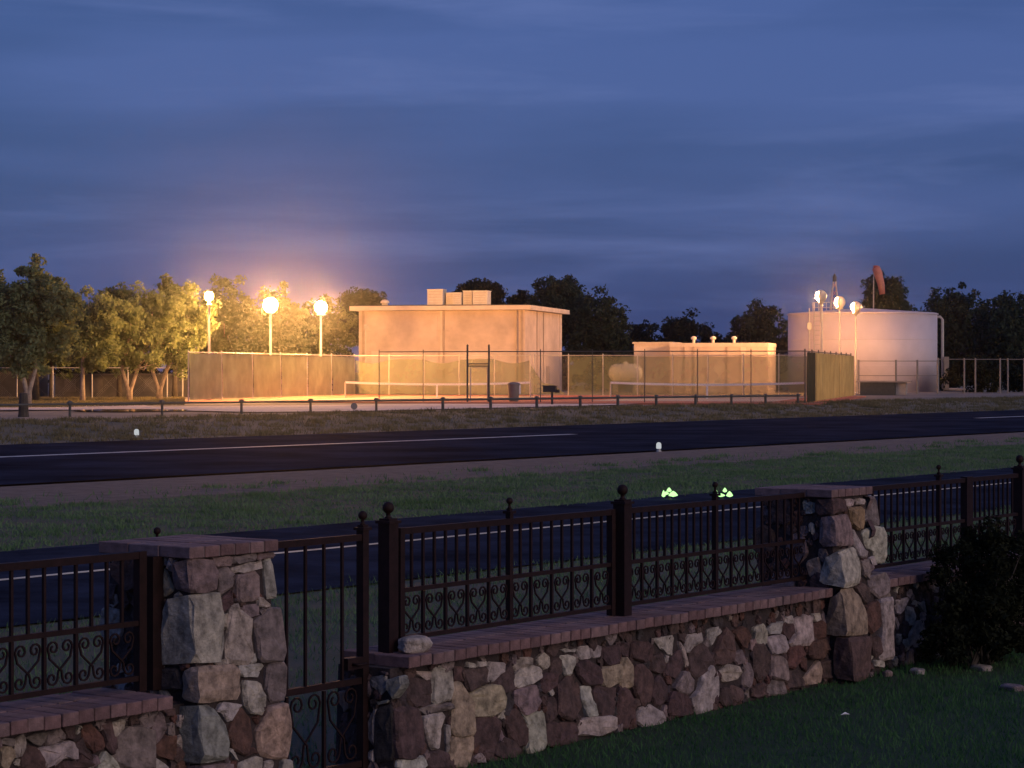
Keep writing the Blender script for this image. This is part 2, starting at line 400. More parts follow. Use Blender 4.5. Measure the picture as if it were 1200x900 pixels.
def fill_random(parent, to3, n, x0, x1, y0, y1, taken, keys, r0=.05, tries=400):
    """small rubble for the rest of a face; to3 maps face coordinates (a, h) to 3-D"""
    placed = list(taken)
    for _ in range(tries):
        a = rnd.uniform(x0, x1); h = rnd.uniform(y0, y1); r = r0*rnd.uniform(.45, 1.5)
        for _k in range(8):
            if all((a-q[0])**2+(h-q[1])**2 > (r+q[2])**2*.92 for q in placed): break
            r *= .8
        else: continue
        if r < .020: continue
        m = rnd.randint(5, 7); ph = rnd.random()*6.28; ex = rnd.uniform(.75, 1.1); ey = rnd.uniform(.85, 1.3)
        pts = []
        for i in range(m):
            q = ph+6.283*i/m+rnd.uniform(-.25, .25); pts.append((a+r*ex*math.cos(q), min(y1, max(y0, h+r*ey*math.sin(q)))))
        face_stone(parent, [to3(*p) for p in pts], n, jcol(rnd.choice(keys)), 1.16); placed.append((a, h, r))
def disc_of(P3, au):
    A = [np.dot(p, au) for p in P3]; Hh = [p[2] for p in P3]
    a, h = (min(A)+max(A))/2, (min(Hh)+max(Hh))/2
    da, dh = (max(A)-min(A))/2, (max(Hh)-min(Hh))/2; r = min(da, dh)
    res = [(a, h, r*.95)]
    if da > dh*1.3: res += [(a-(da-r), h, r*.8), (a+(da-r), h, r*.8)]
    if dh > da*1.3: res += [(a, h-(dh-r), r*.8), (a, h+(dh-r), r*.8)]
    return res
def nrm(a): a = np.array(a, float); return a/np.linalg.norm(a)

VB, VT, HW = 8.00, 8.045, .635            # wall front at the base and below the coping, height of the stone part
def wall_plane(): 
    p0 = W(0, VB, 0); n = nrm(-VD*HW-ZD*0+ZD*(VT-VB)); return p0, n
def brick_mesh(lx, ly, lz):
    bm = bmesh.new(); bmesh.ops.create_cube(bm, size=1)
    for v in bm.verts: v.co = Vector((v.co.x*lx, v.co.y*ly, v.co.z*lz))
    bmesh.ops.bevel(bm, geom=list(bm.edges), offset=.004, segments=1, affect='EDGES')
    me = bpy.data.meshes.new('brick'); bm.to_mesh(me); bm.free(); me.materials.append(M['brick']); return me
BRK_COPING = [brick_mesh(.1005-.0015*i, .248, .064) for i in range(3)]
BRK_CAP = [brick_mesh(.102-.002*i, .212, .058) for i in range(3)]
def bcol():
    c = rnd.choice([(.20, .122, .118), (.18, .104, .100), (.215, .135, .130), (.165, .095, .093), (.19, .125, .122)]); s = rnd.uniform(.85, 1.15)
    return tuple(x*s for x in c)
def lay_brick(parent, me, u, v, h, ang=ANG):
    o = link('brick', me, parent, bcol()); o.location = Vector(W(u, v, h)-root_loc(parent))
    o.rotation_euler = (rnd.gauss(0, .006), rnd.gauss(0, .006), ang+rnd.gauss(0, .008)); return o
def garden_wall(u0, u1, cu0, cu1, label, traced, keys, group='stone garden walls', end_traced=None):
    t = thing('garden_wall', W((u0+u1)/2, 8.2, 0), label, 'wall', group)
    b = MB(); prof = [(VB, -.12), (VT, HW), (8.42, HW), (8.45, -.12)]
    b.add([W(u0, v, h) for v, h in prof]+[W(u1, v, h) for v, h in prof],
          [(0, 1, 2, 3), (7, 6, 5, 4)]+[(i, i+4, (i+1) % 4+4, (i+1) % 4) for i in range(4)])
    core = b.build('mortar_core', 'mortar', t)
    p0, n = wall_plane(); taken = []
    for crop, txt in traced:
        for k, pts in parse(txt):
            P = [hit(x, y, p0, n) for x, y in px(crop, pts)]
            face_stone(t, P, n, jcol(k)); taken += disc_of(P, UD)
    fill_random(t, lambda a, h: W(a, VB+(VT-VB)*h/HW, h), n, u0+.03, u1-.03, .0, HW-.01, taken, keys, .062, int(260*(u1-u0)))
    if end_traced:
        pe, ne = W(u0, 8.2, 0), -UD; taken = []
        for crop, txt in end_traced:
            for k, pts in parse(txt):
                P = [hit(x, y, pe, ne) for x, y in px(crop, pts)]; face_stone(t, P, ne, jcol(k)); taken += disc_of(P, VD)
        fill_random(t, lambda a, h: W(u0, a, h), ne, 8.06, 8.40, 0, HW-.02, taken, ['D', 'M', 'B'], .06, 120)
    b = MB(); c = W((cu0+cu1)/2, 8.21, HW+.030); b.box(c, (cu1-cu0)/2-.012, .238, .0275, ANG); b.build('coping_bed', 'brick_mortar', t)
    k = int(round((cu1-cu0)/.105)); du = (cu1-cu0)/k
    for i in range(k):
        for r in range(2):
            lay_brick(t, BRK_COPING[rnd.randrange(3)], cu0+du*(i+.5), 7.96+.125+.253*r+rnd.gauss(0, .003), HW+.032+rnd.gauss(0, .0015))
    return t
CAPV = 7.96                                # front of the pillar caps
p1u0, p1u1 = u_at(223, CAPV), u_at(325.5, CAPV)
p2u0 = u_at(975, CAPV); CAPW = .66; p1u1 = p1u0+CAPW; p2u1 = p2u0+CAPW
HP = 1.362
def pillar(u0, label, quoins, right, left, keys, side_taken=None):
    """u0: cap corner nearest the camera"""
    su0, su1 = u0+.045, u0+CAPW-.045; vt, vb, vk = CAPV+.045, CAPV-.06, CAPV+CAPW-.045
    ub = .035                              # batter of the two seen faces
    t = thing('stone_pillar', W((su0+su1)/2, (vt+vk)/2, 0), label, 'pillar', 'stone pillars')
    b = MB(); lo = [(su0-.0, vb), (su1+.05, vb), (su1+.05, vk), (su0, vk)]; hi = [(su0, vt), (su1, vt), (su1, vk), (su0, vk)]
    b.add([W(u, v, 0-.12) for u, v in lo]+[W(u, v, HP) for u, v in hi],
          [(3, 2, 1, 0), (4, 5, 6, 7)]+[(i, (i+1) % 4, (i+1) % 4+4, i+4) for i in range(4)])
    b.build('mortar_core', 'mortar', t)
    nR = nrm(-VD*(HP+.12)+ZD*(vt-vb)); pR = W(su0, vb, -.12); nL = -UD; pL = W(su0, vt, 0)
    tR, tL = [], []
    for (k, crop, rp, lp) in quoins:
        R = [hit(x, y, pR, nR) for x, y in px(crop, rp)]; Lf = [hit(x, y, pL, nL) for x, y in px(crop, lp)]
        quoin(t, R, nR, Lf, nL, jcol(k)); tR += disc_of(R, UD); tL += disc_of(Lf, VD)
    for crop, txt in right:
        for k, pts in parse(txt):
            P = [hit(x, y, pR, nR) for x, y in px(crop, pts)]; face_stone(t, P, nR, jcol(k), 1.10); tR += disc_of(P, UD)
    for crop, txt in left:
        for k, pts in parse(txt):
            P = [hit(x, y, pL, nL) for x, y in px(crop, pts)]; face_stone(t, P, nL, jcol(k), 1.10); tL += disc_of(P, VD)
    fill_random(t, lambda a, h: W(a, vb+(vt-vb)*(h+.12)/(HP+.12), h), nR, su0+.05, su1-.06, 0, HP-.03, tR, keys, .04, 300)
    fill_random(t, lambda a, h: W(su0, a, h), nL, vt+.03, vk-.02, 0, HP-.01, tL, keys, .085, 300)
    nF = UD                                 # far sides, plain rubble
    fill_random(t, lambda a, h: W(su1+.05*(1-h/HP), a, h), nF, vt+.02, vk-.02, 0, HP-.02, [], keys, .09, 260)
    fill_random(t, lambda a, h: W(a, vk, h), VD, su0+.02, su1-.02, 0, HP-.02, [], keys, .09, 260)
    b = MB(); b.box(W(u0+CAPW/2, CAPV+CAPW/2, HP+.028), CAPW/2-.012, CAPW/2-.012, .0265, ANG); b.build('cap_bed', 'brick_mortar', t)
    for i in range(6):
        for j in range(3):
            lay_brick(t, BRK_CAP[rnd.randrange(3)], u0+.11*(i+.5), CAPV+.22*(j+.5), HP+.030+rnd.gauss(0, .001))
    return t

pillar(p1u0, 'nearer stone pillar with a brick cap, left of the iron gate',
 [('B', 5, [(415, 110), (560, 100), (600, 180), (600, 320), (430, 370)], [(320, 130), (415, 110), (430, 370), (320, 340)]),
  ('W', 5, [(430, 390), (610, 350), (640, 480), (655, 700), (640, 900), (475, 915)], [(260, 410), (430, 390), (475, 915), (180, 925), (175, 700)]),
  ('T', 6, [(480, 120), (745, 120), (760, 370), (500, 410)], [(375, 170), (480, 130), (500, 410), (380, 390)]),
  ('G', 6, [(505, 440), (590, 510), (640, 570), (660, 700), (660, 830), (520, 855)], [(285, 440), (495, 430), (520, 855), (340, 870), (310, 650)]),
  ('B', 6, [(535, 885), (690, 850), (700, 1120), (545, 1130)], [(350, 890), (535, 885), (545, 1130), (345, 1130)])],
 [(5, '''B 580,90 730,80 725,150 610,155
B 740,80 920,60 930,100 740,135
B 930,70 1070,55 1060,100 940,110
W 725,180 900,120 965,120 960,170 770,215
W 975,130 1045,110 1080,400 1000,405
B 625,190 720,170 745,230 735,320 640,375
B 755,240 940,195 945,420 760,445
M 650,420 735,340 745,470 650,510
W 945,410 965,400 1020,460 1000,485 940,470
B 800,470 940,460 950,540 860,560
W 735,480 760,465 790,510 890,590 880,700 895,860 850,905 695,900 690,735
W 655,540 700,520 690,650 660,640
B 900,580 1010,500 1120,490 1140,880 935,900 915,700'''),
  (6, '''W 590,100 670,80 670,120 610,135
W 835,100 870,30 900,105 850,108
W 765,125 960,120 930,190 870,220 770,205
B 965,130 1100,95 1115,380 1000,400 965,300
W 780,245 900,245 940,330 950,480 830,480 800,420
W 590,470 620,420 780,410 760,460 680,560 640,500
R 680,600 780,450 840,520 860,700 800,810 720,760 680,680
R 860,520 930,500 900,580
T 890,640 960,460 1090,420 1135,580 1130,810 1030,830 920,790
W 680,760 710,760 750,850 720,840
R 800,810 870,740 900,790
W 750,880 880,810 935,830 930,960 750,960
W 950,850 1000,840 1030,890 950,920
W 1080,840 1145,840 1155,960 1060,960''')],
 [(5, '''T 115,190 230,180 300,340 240,395 130,400
B 190,140 260,130 250,170
M 140,450 240,410 230,480 150,520
W 305,390 335,355 360,385 310,395
W 128,580 160,600 160,800 130,800'''), (6, '''D 140,140 310,150 360,260 350,310 140,310''')],
 ['B', 'M', 'W', 'R'])
pillar(p2u0, 'farther stone pillar with a brick cap, beside the dark shrub',
 [('M', 7, [(325, 170), (395, 170), (405, 270), (330, 290)], [(190, 180), (325, 170), (330, 290), (200, 300)]),
  ('B', 7, [(330, 310), (405, 290), (440, 420), (460, 540), (370, 555)], [(215, 330), (330, 310), (370, 555), (230, 560)]),
  ('W', 7, [(370, 610), (465, 560), (500, 680), (525, 840), (430, 890)], [(260, 640), (370, 605), (430, 890), (230, 860)]),
  ('T', 8, [(300, 140), (370, 125), (430, 220), (460, 340), (480, 470), (360, 490)], [(215, 210), (300, 140), (360, 490), (170, 470)]),
  ('M', 8, [(365, 500), (500, 490), (500, 700), (460, 810), (400, 820)], [(250, 500), (365, 500), (400, 820), (260, 800)])],
 [(7, '''W 405,170 460,170 460,225 410,235
W 475,190 510,165 560,185 550,215 490,215
O 430,250 550,235 560,400 510,420 450,370
B 570,180 650,150 690,390 600,395 565,330
W 545,440 640,400 710,420 730,680 660,690 640,600 580,560
W 450,420 480,430 575,600 570,635 520,640 480,560
B 520,680 590,660 610,760 590,830 550,790
W 590,660 640,640 660,700 620,710'''),
  (8, '''B 490,50 600,0 640,60 630,150 570,200 500,130
M 380,110 460,90 500,180 460,250
R 470,260 560,220 570,400 510,470 460,360
W 560,215 655,205 670,400 700,640 580,655 590,480
M 515,500 570,490 585,620 530,640
W 520,660 600,680 605,710 530,720
W 495,625 520,640 510,665''')],
 [(7, '''G 90,180 165,190 170,290 95,290
W 140,370 165,370 170,460 150,440
T 110,680 210,640 240,760 225,820 130,800''')],
 ['B', 'M', 'M', 'R'])

wu0 = u_at(464, VB); wu1 = p2u0+.06; cu0 = u_at(480, 7.96); cu1 = p2u0+.02
garden_wall(wu0, wu1, cu0, cu1, 'long rubble stone wall with brick coping between the gate and the farther pillar',
 [(1, '''M 190,490 350,500 375,620 370,760 330,820 220,820 190,700
M 270,290 430,280 440,380 420,460 340,470 280,440
D 210,380 270,310 285,440 340,470 260,465 215,430
W 330,230 440,225 430,265 385,275
W 445,210 580,200 590,370 560,410 440,445
B 400,460 560,445 575,490 400,525 360,495
W 385,540 520,530 505,640 490,760 440,755 400,640
T 595,330 650,320 690,390 730,460 730,650 640,670 590,640
T 575,690 720,670 720,780 690,890 580,890
W 540,610 565,615 580,790 555,770
M 420,790 480,775 555,790 570,890 410,890
W 220,840 380,820 390,885 220,900
M 590,190 660,190 665,290 610,290
M 665,205 830,200 825,290 780,330 700,350
W 690,165 750,165 750,190 690,190
W 770,155 830,160 820,190 770,185
W 845,165 940,160 920,230 860,300 835,290
T 715,385 850,330 905,335 940,400 920,490 850,530 735,530
M 735,550 870,540 915,600 900,740 800,790 740,780
W 750,840 775,795 815,830 820,870 750,865
M 830,790 900,750 960,780 960,850 840,850
W 925,520 935,490 960,510 950,555 920,550'''),
  (2, '''M 45,365 120,260 150,220 180,300 185,390 110,430
D 130,450 180,400 185,500 140,600 110,560
W 185,195 295,180 285,240 190,270
W 190,330 230,265 310,240 365,265 375,320 290,370 200,395
B 185,435 250,395 350,395 365,470 340,540 260,580 200,510
W 225,570 290,590 385,560 395,680 385,800 290,850 265,800 270,660 240,600
M 140,570 200,550 270,660 265,780 210,800 150,720 120,640
M 100,760 170,770 210,830 180,880 90,885 40,860 60,790
W 345,200 390,150 425,170 435,250 410,260 360,230
M 445,200 500,190 520,270 490,310 445,290
M 385,330 420,290 480,310 485,370 420,430 375,400
W 430,430 450,405 460,430 450,450
W 520,130 605,125 610,140 545,150
W 520,185 560,165 605,185 600,230 585,300 540,300 525,240
M 610,240 700,205 770,260 785,330 770,370 690,365 640,320
T 785,260 920,235 925,340 830,390 800,370
W 635,115 710,105 710,190 640,190
W 725,110 790,100 785,180 735,185
M 805,110 915,95 915,215 830,235 800,190
M 490,400 560,330 620,320 655,430 650,540 590,610 520,590 490,540
W 660,395 720,390 745,480 755,590 700,595 675,500
M 740,410 890,395 895,500 870,590 770,595
W 640,640 690,610 865,595 870,690 770,735 640,730
M 405,480 465,470 480,600 420,640 405,580
M 410,660 480,640 500,760 480,800 400,800
M 510,650 610,640 630,720 600,780 500,790'''),
  (3, '''T 90,320 130,305 165,370 165,510 100,515 85,420
M 75,540 130,530 160,590 190,650 190,780 80,790
M 165,195 290,210 300,310 250,330 160,300
M 95,200 150,195 150,290 100,290
W 325,175 400,165 465,150 465,285 440,280 380,240
W 405,290 425,290 420,340 405,330
M 310,310 385,270 400,350 370,420 310,390
M 430,330 500,250 525,330 510,400 470,440 400,420
W 500,200 530,230 570,360 545,355
W 560,160 650,130 650,190 600,230 560,265 550,220
M 505,140 550,135 545,200 510,180
M 580,290 650,200 700,250 725,320 690,390 630,440 590,380
W 705,110 780,90 790,130 760,165 735,220 710,170
M 755,260 800,160 830,110 870,160 890,260 870,330 800,350 760,330
M 190,380 250,365 310,430 305,600 250,625 200,560 175,480
M 315,480 355,440 400,500 405,600 350,640 310,580
B 475,510 520,415 570,410 610,450 620,520 570,555 500,540
W 605,570 650,520 665,440 715,375 770,420 780,540 765,650 640,690 615,640
W 790,410 850,350 910,370 930,410 890,455 830,470
W 205,740 235,680 300,640 360,690 395,735 340,780 260,795
M 165,590 220,600 230,645 190,640
M 430,600 470,550 550,560 600,620 595,690 520,710 430,700
M 800,530 850,520 885,580 880,620 820,640 795,600
M 890,500 950,540 950,600 890,620 870,560
B 870,290 950,250 955,330 910,350'''),
  (4, '''R 105,300 180,270 225,330 200,410 160,400
W 245,290 310,250 340,320 335,385 260,380
W 345,290 370,245 445,235 440,310 355,315
W 340,360 400,330 460,325 480,430 380,460
M 250,410 320,400 370,480 350,600 290,640 250,560
B 175,540 220,530 240,620 215,690 180,670
B 375,490 440,475 480,520 475,640 370,620
B 370,640 460,660 465,740 350,745 340,680
W 465,195 515,190 515,240 470,240
W 530,215 600,190 655,210 640,385 490,385 540,300
W 660,180 710,170 715,210 680,225
M 460,250 520,250 530,310 500,360 460,310
R 660,250 740,230 745,340 670,350
R 640,380 750,350 770,430 740,490 640,480
R 490,420 560,400 590,470 530,560 490,540
R 565,480 620,490 620,580 590,560
M 490,590 560,570 600,640 590,690 490,690
T 615,620 690,510 715,580 710,660 625,670
M 720,520 830,490 840,620 740,630
M 240,690 300,660 340,680 330,750 250,760''')],
 ['M', 'M', 'D', 'R', 'M', 'B'],
 end_traced=[(1, '''G 30,270 140,250 140,340 100,370 40,310
G 155,290 240,260 250,320 200,400 160,340
G 85,430 160,420 150,440 90,445
W 30,540 60,480 75,500 60,720 25,700
D 80,500 180,480 190,820 70,820
W 25,780 55,770 60,850 25,840''')])
lu1 = p1u0+.10; lcu1 = u_at(203, 7.96)
garden_wall(lu1-5.0, lu1, lcu1-4.9, lcu1, 'short rubble stone wall with brick coping left of the nearer pillar',
 [(9, '''B 0,590 135,600 140,660 0,640
W 150,600 245,560 235,660 195,790 150,780
W 145,820 195,800 190,870 150,860
T 0,690 120,690 130,800 90,900 0,900
B 250,590 400,540 490,540 410,670 330,640
B 500,520 600,500 660,570 620,620 480,650
M 650,470 760,470 770,600 690,590
W 780,520 810,450 840,470 820,530
W 405,700 560,660 720,640 775,680 770,810 660,790 560,860 470,880
M 215,760 280,690 370,700 430,820 430,900 200,900
R 860,480 950,450 1050,560 1060,690 960,720 880,620
M 790,640 860,600 900,700 960,800 800,740
M 640,820 760,840 800,760 900,800 960,890 640,900'''),
  (10, '''W 50,830 110,740 190,790 270,880 270,940 30,940
M 60,460 160,410 190,570 200,700 150,740 110,640
W 175,440 260,385 330,400 310,470 215,565 190,500
M 350,360 430,340 450,430 370,450
B 470,370 550,310 610,310 600,430 520,470
B 600,470 660,320 720,340 740,500 650,650 590,560
B 750,430 810,420 830,570 770,550
B 240,570 340,490 480,470 580,540 570,700 570,880 400,900 280,890 210,800 210,680
R 590,720 720,580 840,600 840,770 760,800 640,760
W 570,870 620,810 730,880 730,940 570,940
M 720,290 830,270 830,340 740,340''')], ['M', 'B', 'R', 'W', 'M'])
ru0 = p2u1-.10
garden_wall(ru0, ru0+4.6, p2u1+.0, ru0+4.6, 'rubble stone wall with brick coping behind the dark shrub',
 [(8, '''W 680,220 790,200 760,280 710,320
W 850,230 900,220 910,310
W 690,350 720,380 715,440
W 810,470 860,380 900,370 910,560 820,560''')], ['D', 'M', 'D', 'M', 'B', 'W'])
# loose rock lying on the wall end
def rock(name, c, rx, ry, rz, ang, color, label, cat, group=None):
    bm = bmesh.new(); bmesh.ops.create_icosphere(bm, subdivisions=3, radius=1)
    for v in bm.verts:
        p = v.co; k = 1/max(abs(p.x)**4+abs(p.y)**4+abs(p.z)**4, 1e-6)**.25
        q = p*(.45+.55*k); nzv = math.sin(q.x*3.1+1)*math.sin(q.y*4.2)*.06+math.sin(q.z*5+q.x*2.2)*.05+rnd.gauss(0, .015)
        q *= 1+nzv; v.co = Vector((q.x*rx, q.y*ry, max(q.z, -.9)*rz))
    me = bpy.data.meshes.new(name); bm.to_mesh(me); bm.free(); me.materials.append(M['stone'])
    o = link(name, me, None, color); o.location = Vector(c); o.rotation_euler = (0, 0, ang); return tag(o, label, cat, group)
rock('loose_rock', W(u_at(487, 8.1)-.02, 8.09, HW+.062+.045), .115, .07, .052, ANG, COLS['W'], 'pale loose rock lying on the wall coping beside the gate post', 'rock')

# ================================================================== IRON FENCE AND GATE
FV = 8.21; HT, HM, HB = 1.397, 1.04, .765
ct = HW+.063
def bar_box(u0, u1, v, h0, h1, hv): 
    b = MB(); b.box(W((u0+u1)/2, v, (h0+h1)/2), (u1-u0)/2, hv, (h1-h0)/2, ANG); return b
def post(parent, u, v, h0, h1, w, ball):
    b = bar_box(u-w/2, u+w/2, v, h0, h1, w/2); c = W(u, v, h1)
    b.box(c+ZD*.008, w/2+.012, w/2+.012, .008, ANG); b.box(c+ZD*.022, w/2-.004, w/2-.004, .007, ANG)
    p = b.build('post', 'iron', parent)
    f = MB(); z0 = .028
    prof = [(ball*.75, z0), (ball*.42, z0+.012), (ball*.36, z0+.03)]
    zc = z0+.03+ball*.92
    prof += [(ball*math.cos(a), zc+ball*math.sin(a)) for a in [math.radians(q) for q in range(-62, 91, 19)]]
    prof[-1] = (0.0005, zc+ball)
    f.lathe(c, prof, 12); f.build('finial', 'iron', p, True)
    return p
# shared picket and scroll meshes, local x along the wall
def picket_mesh(h, r=.0075):
    b = MB(); b.box((0, 0, h/2), r, r, h/2); return b.mesh('picket', 'iron')
def scroll_mesh(w, h, r=.0062):
    """mirror pair of S-scrolls in a module w wide and h high, lower left corner at the origin"""
    b = MB()
    for s in (-1, 1):
        R = w*.185; top, low = [], []
        for i in range(13):                      # upper curl: over the top, then down the outer side
            q = i/12; a = math.radians(-245+q*425); rr = R*(.30+.70*q); top.append((.5*w+s*(w*.245-rr*math.cos(a)), h-R-.006+rr*math.sin(a)))
        for i in range(12):                      # lower curl on the other side of the crossing
            q = i/11; a = math.radians(188+q*400); rr = R*(1-.68*q); low.append((.5*w-s*(w*.25+rr*math.cos(a)), R+.006+rr*math.sin(a)))
        P = [(2*.5*w-x if False else x, z) for x, z in top]+[(.5*w+s*w*.36, h*.60), (.5*w+s*w*.12, h*.43), (.5*w-s*w*.03, h*.33)]+low
        b.tube([(x, s*.004, z) for x, z in P], r, 4)
    return b.mesh('scroll', 'iron', (0, 0, 0))
def put(parent, name, me, u, v, h):
    o = link(name, me, parent); o.location = Vector(W(u, v, h)-root_loc(parent)); o.rotation_euler = (0, 0, ANG); return o
PK_UP = picket_mesh(HT-HM-.02); PK_LOW = picket_mesh(HM-HB-.02, .009); MODW = .2035
SC = scroll_mesh(MODW-.012, HM-HB-.045)
def panel(t, u0, u1, v=FV, start=None, mod=MODW):
    k = max(1, round((u1-u0)/mod)); w = (u1-u0)/k
    bar_box(u0, u1, v, HT-.036, HT, .019).build('top_rail', 'iron', t)
    bar_box(u0, u1, v, HM-.013, HM+.013, .015).build('middle_rail', 'iron', t)
    bar_box(u0, u1, v, HB-.013, HB+.013, .015).build('bottom_rail', 'iron', t)
    for i in range(k):
        put(t, 'scroll', SC, u0+i*w+(w-MODW)/2+.006, v, HB+.016)
        put(t, 'picket', PK_UP, u0+(i+.5)*w, v, HM+.005)
        if i: put(t, 'picket', PK_UP, u0+i*w, v, HM+.005); put(t, 'picket', PK_LOW, u0+i*w, v, HB+.005)
uP = {x: u_at(x, FV) for x in (160, 168, 425, 455, 597, 725, 838, 1100, 1133, 1195)}
t = thing('iron_fence', W((uP[455]+p2u0)/2, FV, ct), 'wrought iron fence with scrollwork on the long wall between gate post and farther pillar', 'fence', 'wrought iron fences')
post(t, uP[455], FV, HW-.02, 1.43, .082, .034)
post(t, uP[725], FV-.03, ct, 1.43, .088, .036)
for x in (597, 838): post(t, uP[x], FV, HB, HT+.03, .034, .021)
ends = [uP[455]+.105, uP[597], uP[725]-.09, uP[725]+.09, uP[838], p2u0+.06]
for a, b_ in ((0, 1), (1, 2), (3, 4), (4, 5)): panel(t, ends[a], ends[b_])
for u in (ends[0], ends[2], ends[3]): bar_box(u-.02, u+.02, FV, ct+.01, HT+.002, .022).build('stile', 'iron', t)
for u in (uP[455]+.062, uP[725]-.055, uP[725]+.055):
    for h in (.80, 1.28): bar_box(u-.022, u+.022, FV, h-.014, h+.014, .008).build('bracket', 'iron', t)
t = thing('iron_fence', W(uP[168]-2.2, FV, ct), 'wrought iron fence with scrollwork left of the nearer pillar', 'fence', 'wrought iron fences')
ul = uP[160]; panel(t, ul-12*MODW, ul); panel(t, ul-24*MODW, ul-12*MODW)
bar_box(ul, ul+.05, FV, ct, HT+.001, .022).build('stile', 'iron', t)
bar_box(ul+.075, ul+.15, FV, ct, HT-.03, .04).build('post', 'iron', t)
post(t, ul-12*MODW, FV, HB, HT+.03, .034, .021)
t = thing('iron_fence', W(uP[1133], FV, ct), 'wrought iron fence right of the farther pillar, behind the shrub', 'fence', 'wrought iron fences')
ur0 = p2u1-.06
panel(t, ur0, uP[1100]); panel(t, uP[1100], uP[1133]-.07); panel(t, uP[1133]+.07, uP[1195]-.07); panel(t, uP[1195]+.07, uP[1195]+8*MODW)
post(t, uP[1100], FV, HB, HT+.03, .034, .021)
bar_box(uP[1133]-.06, uP[1133]+.06, FV, ct, HT+.01, .03).build('post', 'iron', t)
post(t, uP[1195], FV, ct, 1.43, .088, .036)
# gate
g0, g1 = p1u1-.02, uP[425]
t = thing('iron_gate', W((g0+g1)/2, FV, 0), 'wrought iron gate leaf with scrolls below, next to the nearer pillar', 'gate')
post(t, g1, FV, .06, 1.405, .050, .026)
bar_box(g0+.0, g0+.045, FV, .06, 1.37, .022).build('stile', 'iron', t)
ga, gb = g0+.045, g1-.025
for nm, h, hh in (('top_rail', 1.365, .018), ('middle_rail', .565, .018), ('bottom_rail', .10, .018)):
    bar_box(ga, gb, FV, h-hh, h+hh, .016).build(nm, 'iron', t)
kk = 6; gw = (gb-ga)/kk; pm = picket_mesh(1.35-.575); pl = picket_mesh(.43, .009); sg = scroll_mesh(2*gw-.014, .42, .0065)
for i in range(1, kk): put(t, 'picket', pm, ga+i*gw, FV, .575)
for i in (2, 4): put(t, 'picket', pl, ga+i*gw, FV, .11)
for i in (0, 2, 4): put(t, 'scroll', sg, ga+i*gw+.007, FV, .122)
b = bar_box(g1-.16, g1-.026, FV, .635, .70, .028); latch = b.build('latch_box', 'iron', t)
b = MB(); b.tube([W(g1-.12, FV-.028, .665), W(g1-.12, FV-.07, .665), W(g1-.05, FV-.07, .665)], .008, 6); b.build('handle', 'iron', latch, True)
# gate post behind the nearer pillar
t = thing('gate_post', W(p1u1-.20, 8.75, 0), 'thin iron post with a ball top just behind the nearer pillar cap', 'post')
post(t, p1u1-.13, 8.72, .0, 1.365, .045, .020)
# gravel threshold under the gate
b = MB(); b.box(W((g0+g1)/2+.05, FV, .012), (g1-g0)/2+.12, .22, .02, ANG); tag(b.build('gate_threshold', 'concrete'), kind='structure')

# ================================================================== TREES AND SHRUBS
def leaves(centers, radii, per, size, aspect=.55, outward=None, flat=.8):
    """diamond leaf faces scattered through clumps"""
    n = len(centers)*per; c = np.repeat(centers, per, 0); r = np.repeat(radii, per)[:, None]
    d = rng.normal(0, 1, (n, 3)); d /= np.linalg.norm(d, axis=1)[:, None]
    p = c+d*r*(rng.random((n, 1))**.45)*np.array((1, 1, flat))
    nn = rng.normal(0, 1, (n, 3))+d*.9+np.array((0, 0, .5)); nn /= np.linalg.norm(nn, axis=1)[:, None]
    a = rng.normal(0, 1, (n, 3)); a -= nn*np.sum(a*nn, 1)[:, None]; a /= np.linalg.norm(a, axis=1)[:, None]; b = np.cross(nn, a)
    s = size*rng.uniform(.6, 1.5, (n, 1))
    return np.stack([p-a*s, p+b*s*aspect, p+a*s, p-b*s*aspect], 1).reshape(-1, 3)
def crown_clumps(cx, cy, z0, z1, rx, ry, nclump, rc, shape='round', lumpy=.25):
    C_ = []; R_ = []; hz = (z1-z0)/2; zc = (z0+z1)/2
    ph = [rnd.random()*6.28 for _ in range(4)]
    while len(C_) < nclump:
        d = rng.normal(0, 1, 3); d /= np.linalg.norm(d); q = rnd.random()**.38
        az = math.atan2(d[1], d[0]); k = 1+lumpy*(math.sin(2*az+ph[0])*.5+math.sin(3*az+ph[1]+3*d[2])*.6+math.sin(5*d[2]+ph[2])*.4)
        p = d*q*min(k, 1.18)
        if shape == 'vase': w = .62+.38*max(0, min(1, (p[2]+1)/1.3))
        elif shape == 'cone': w = max(.12, 1-(p[2]+1)/2*.9)
        else: w = 1
        r = rc*rnd.uniform(.6, 1.35)
        C_.append((cx+p[0]*rx*w*.88, cy+p[1]*ry*w*.88, zc+p[2]*hz*.90)); R_.append(r)
    return np.array(C_), np.array(R_)
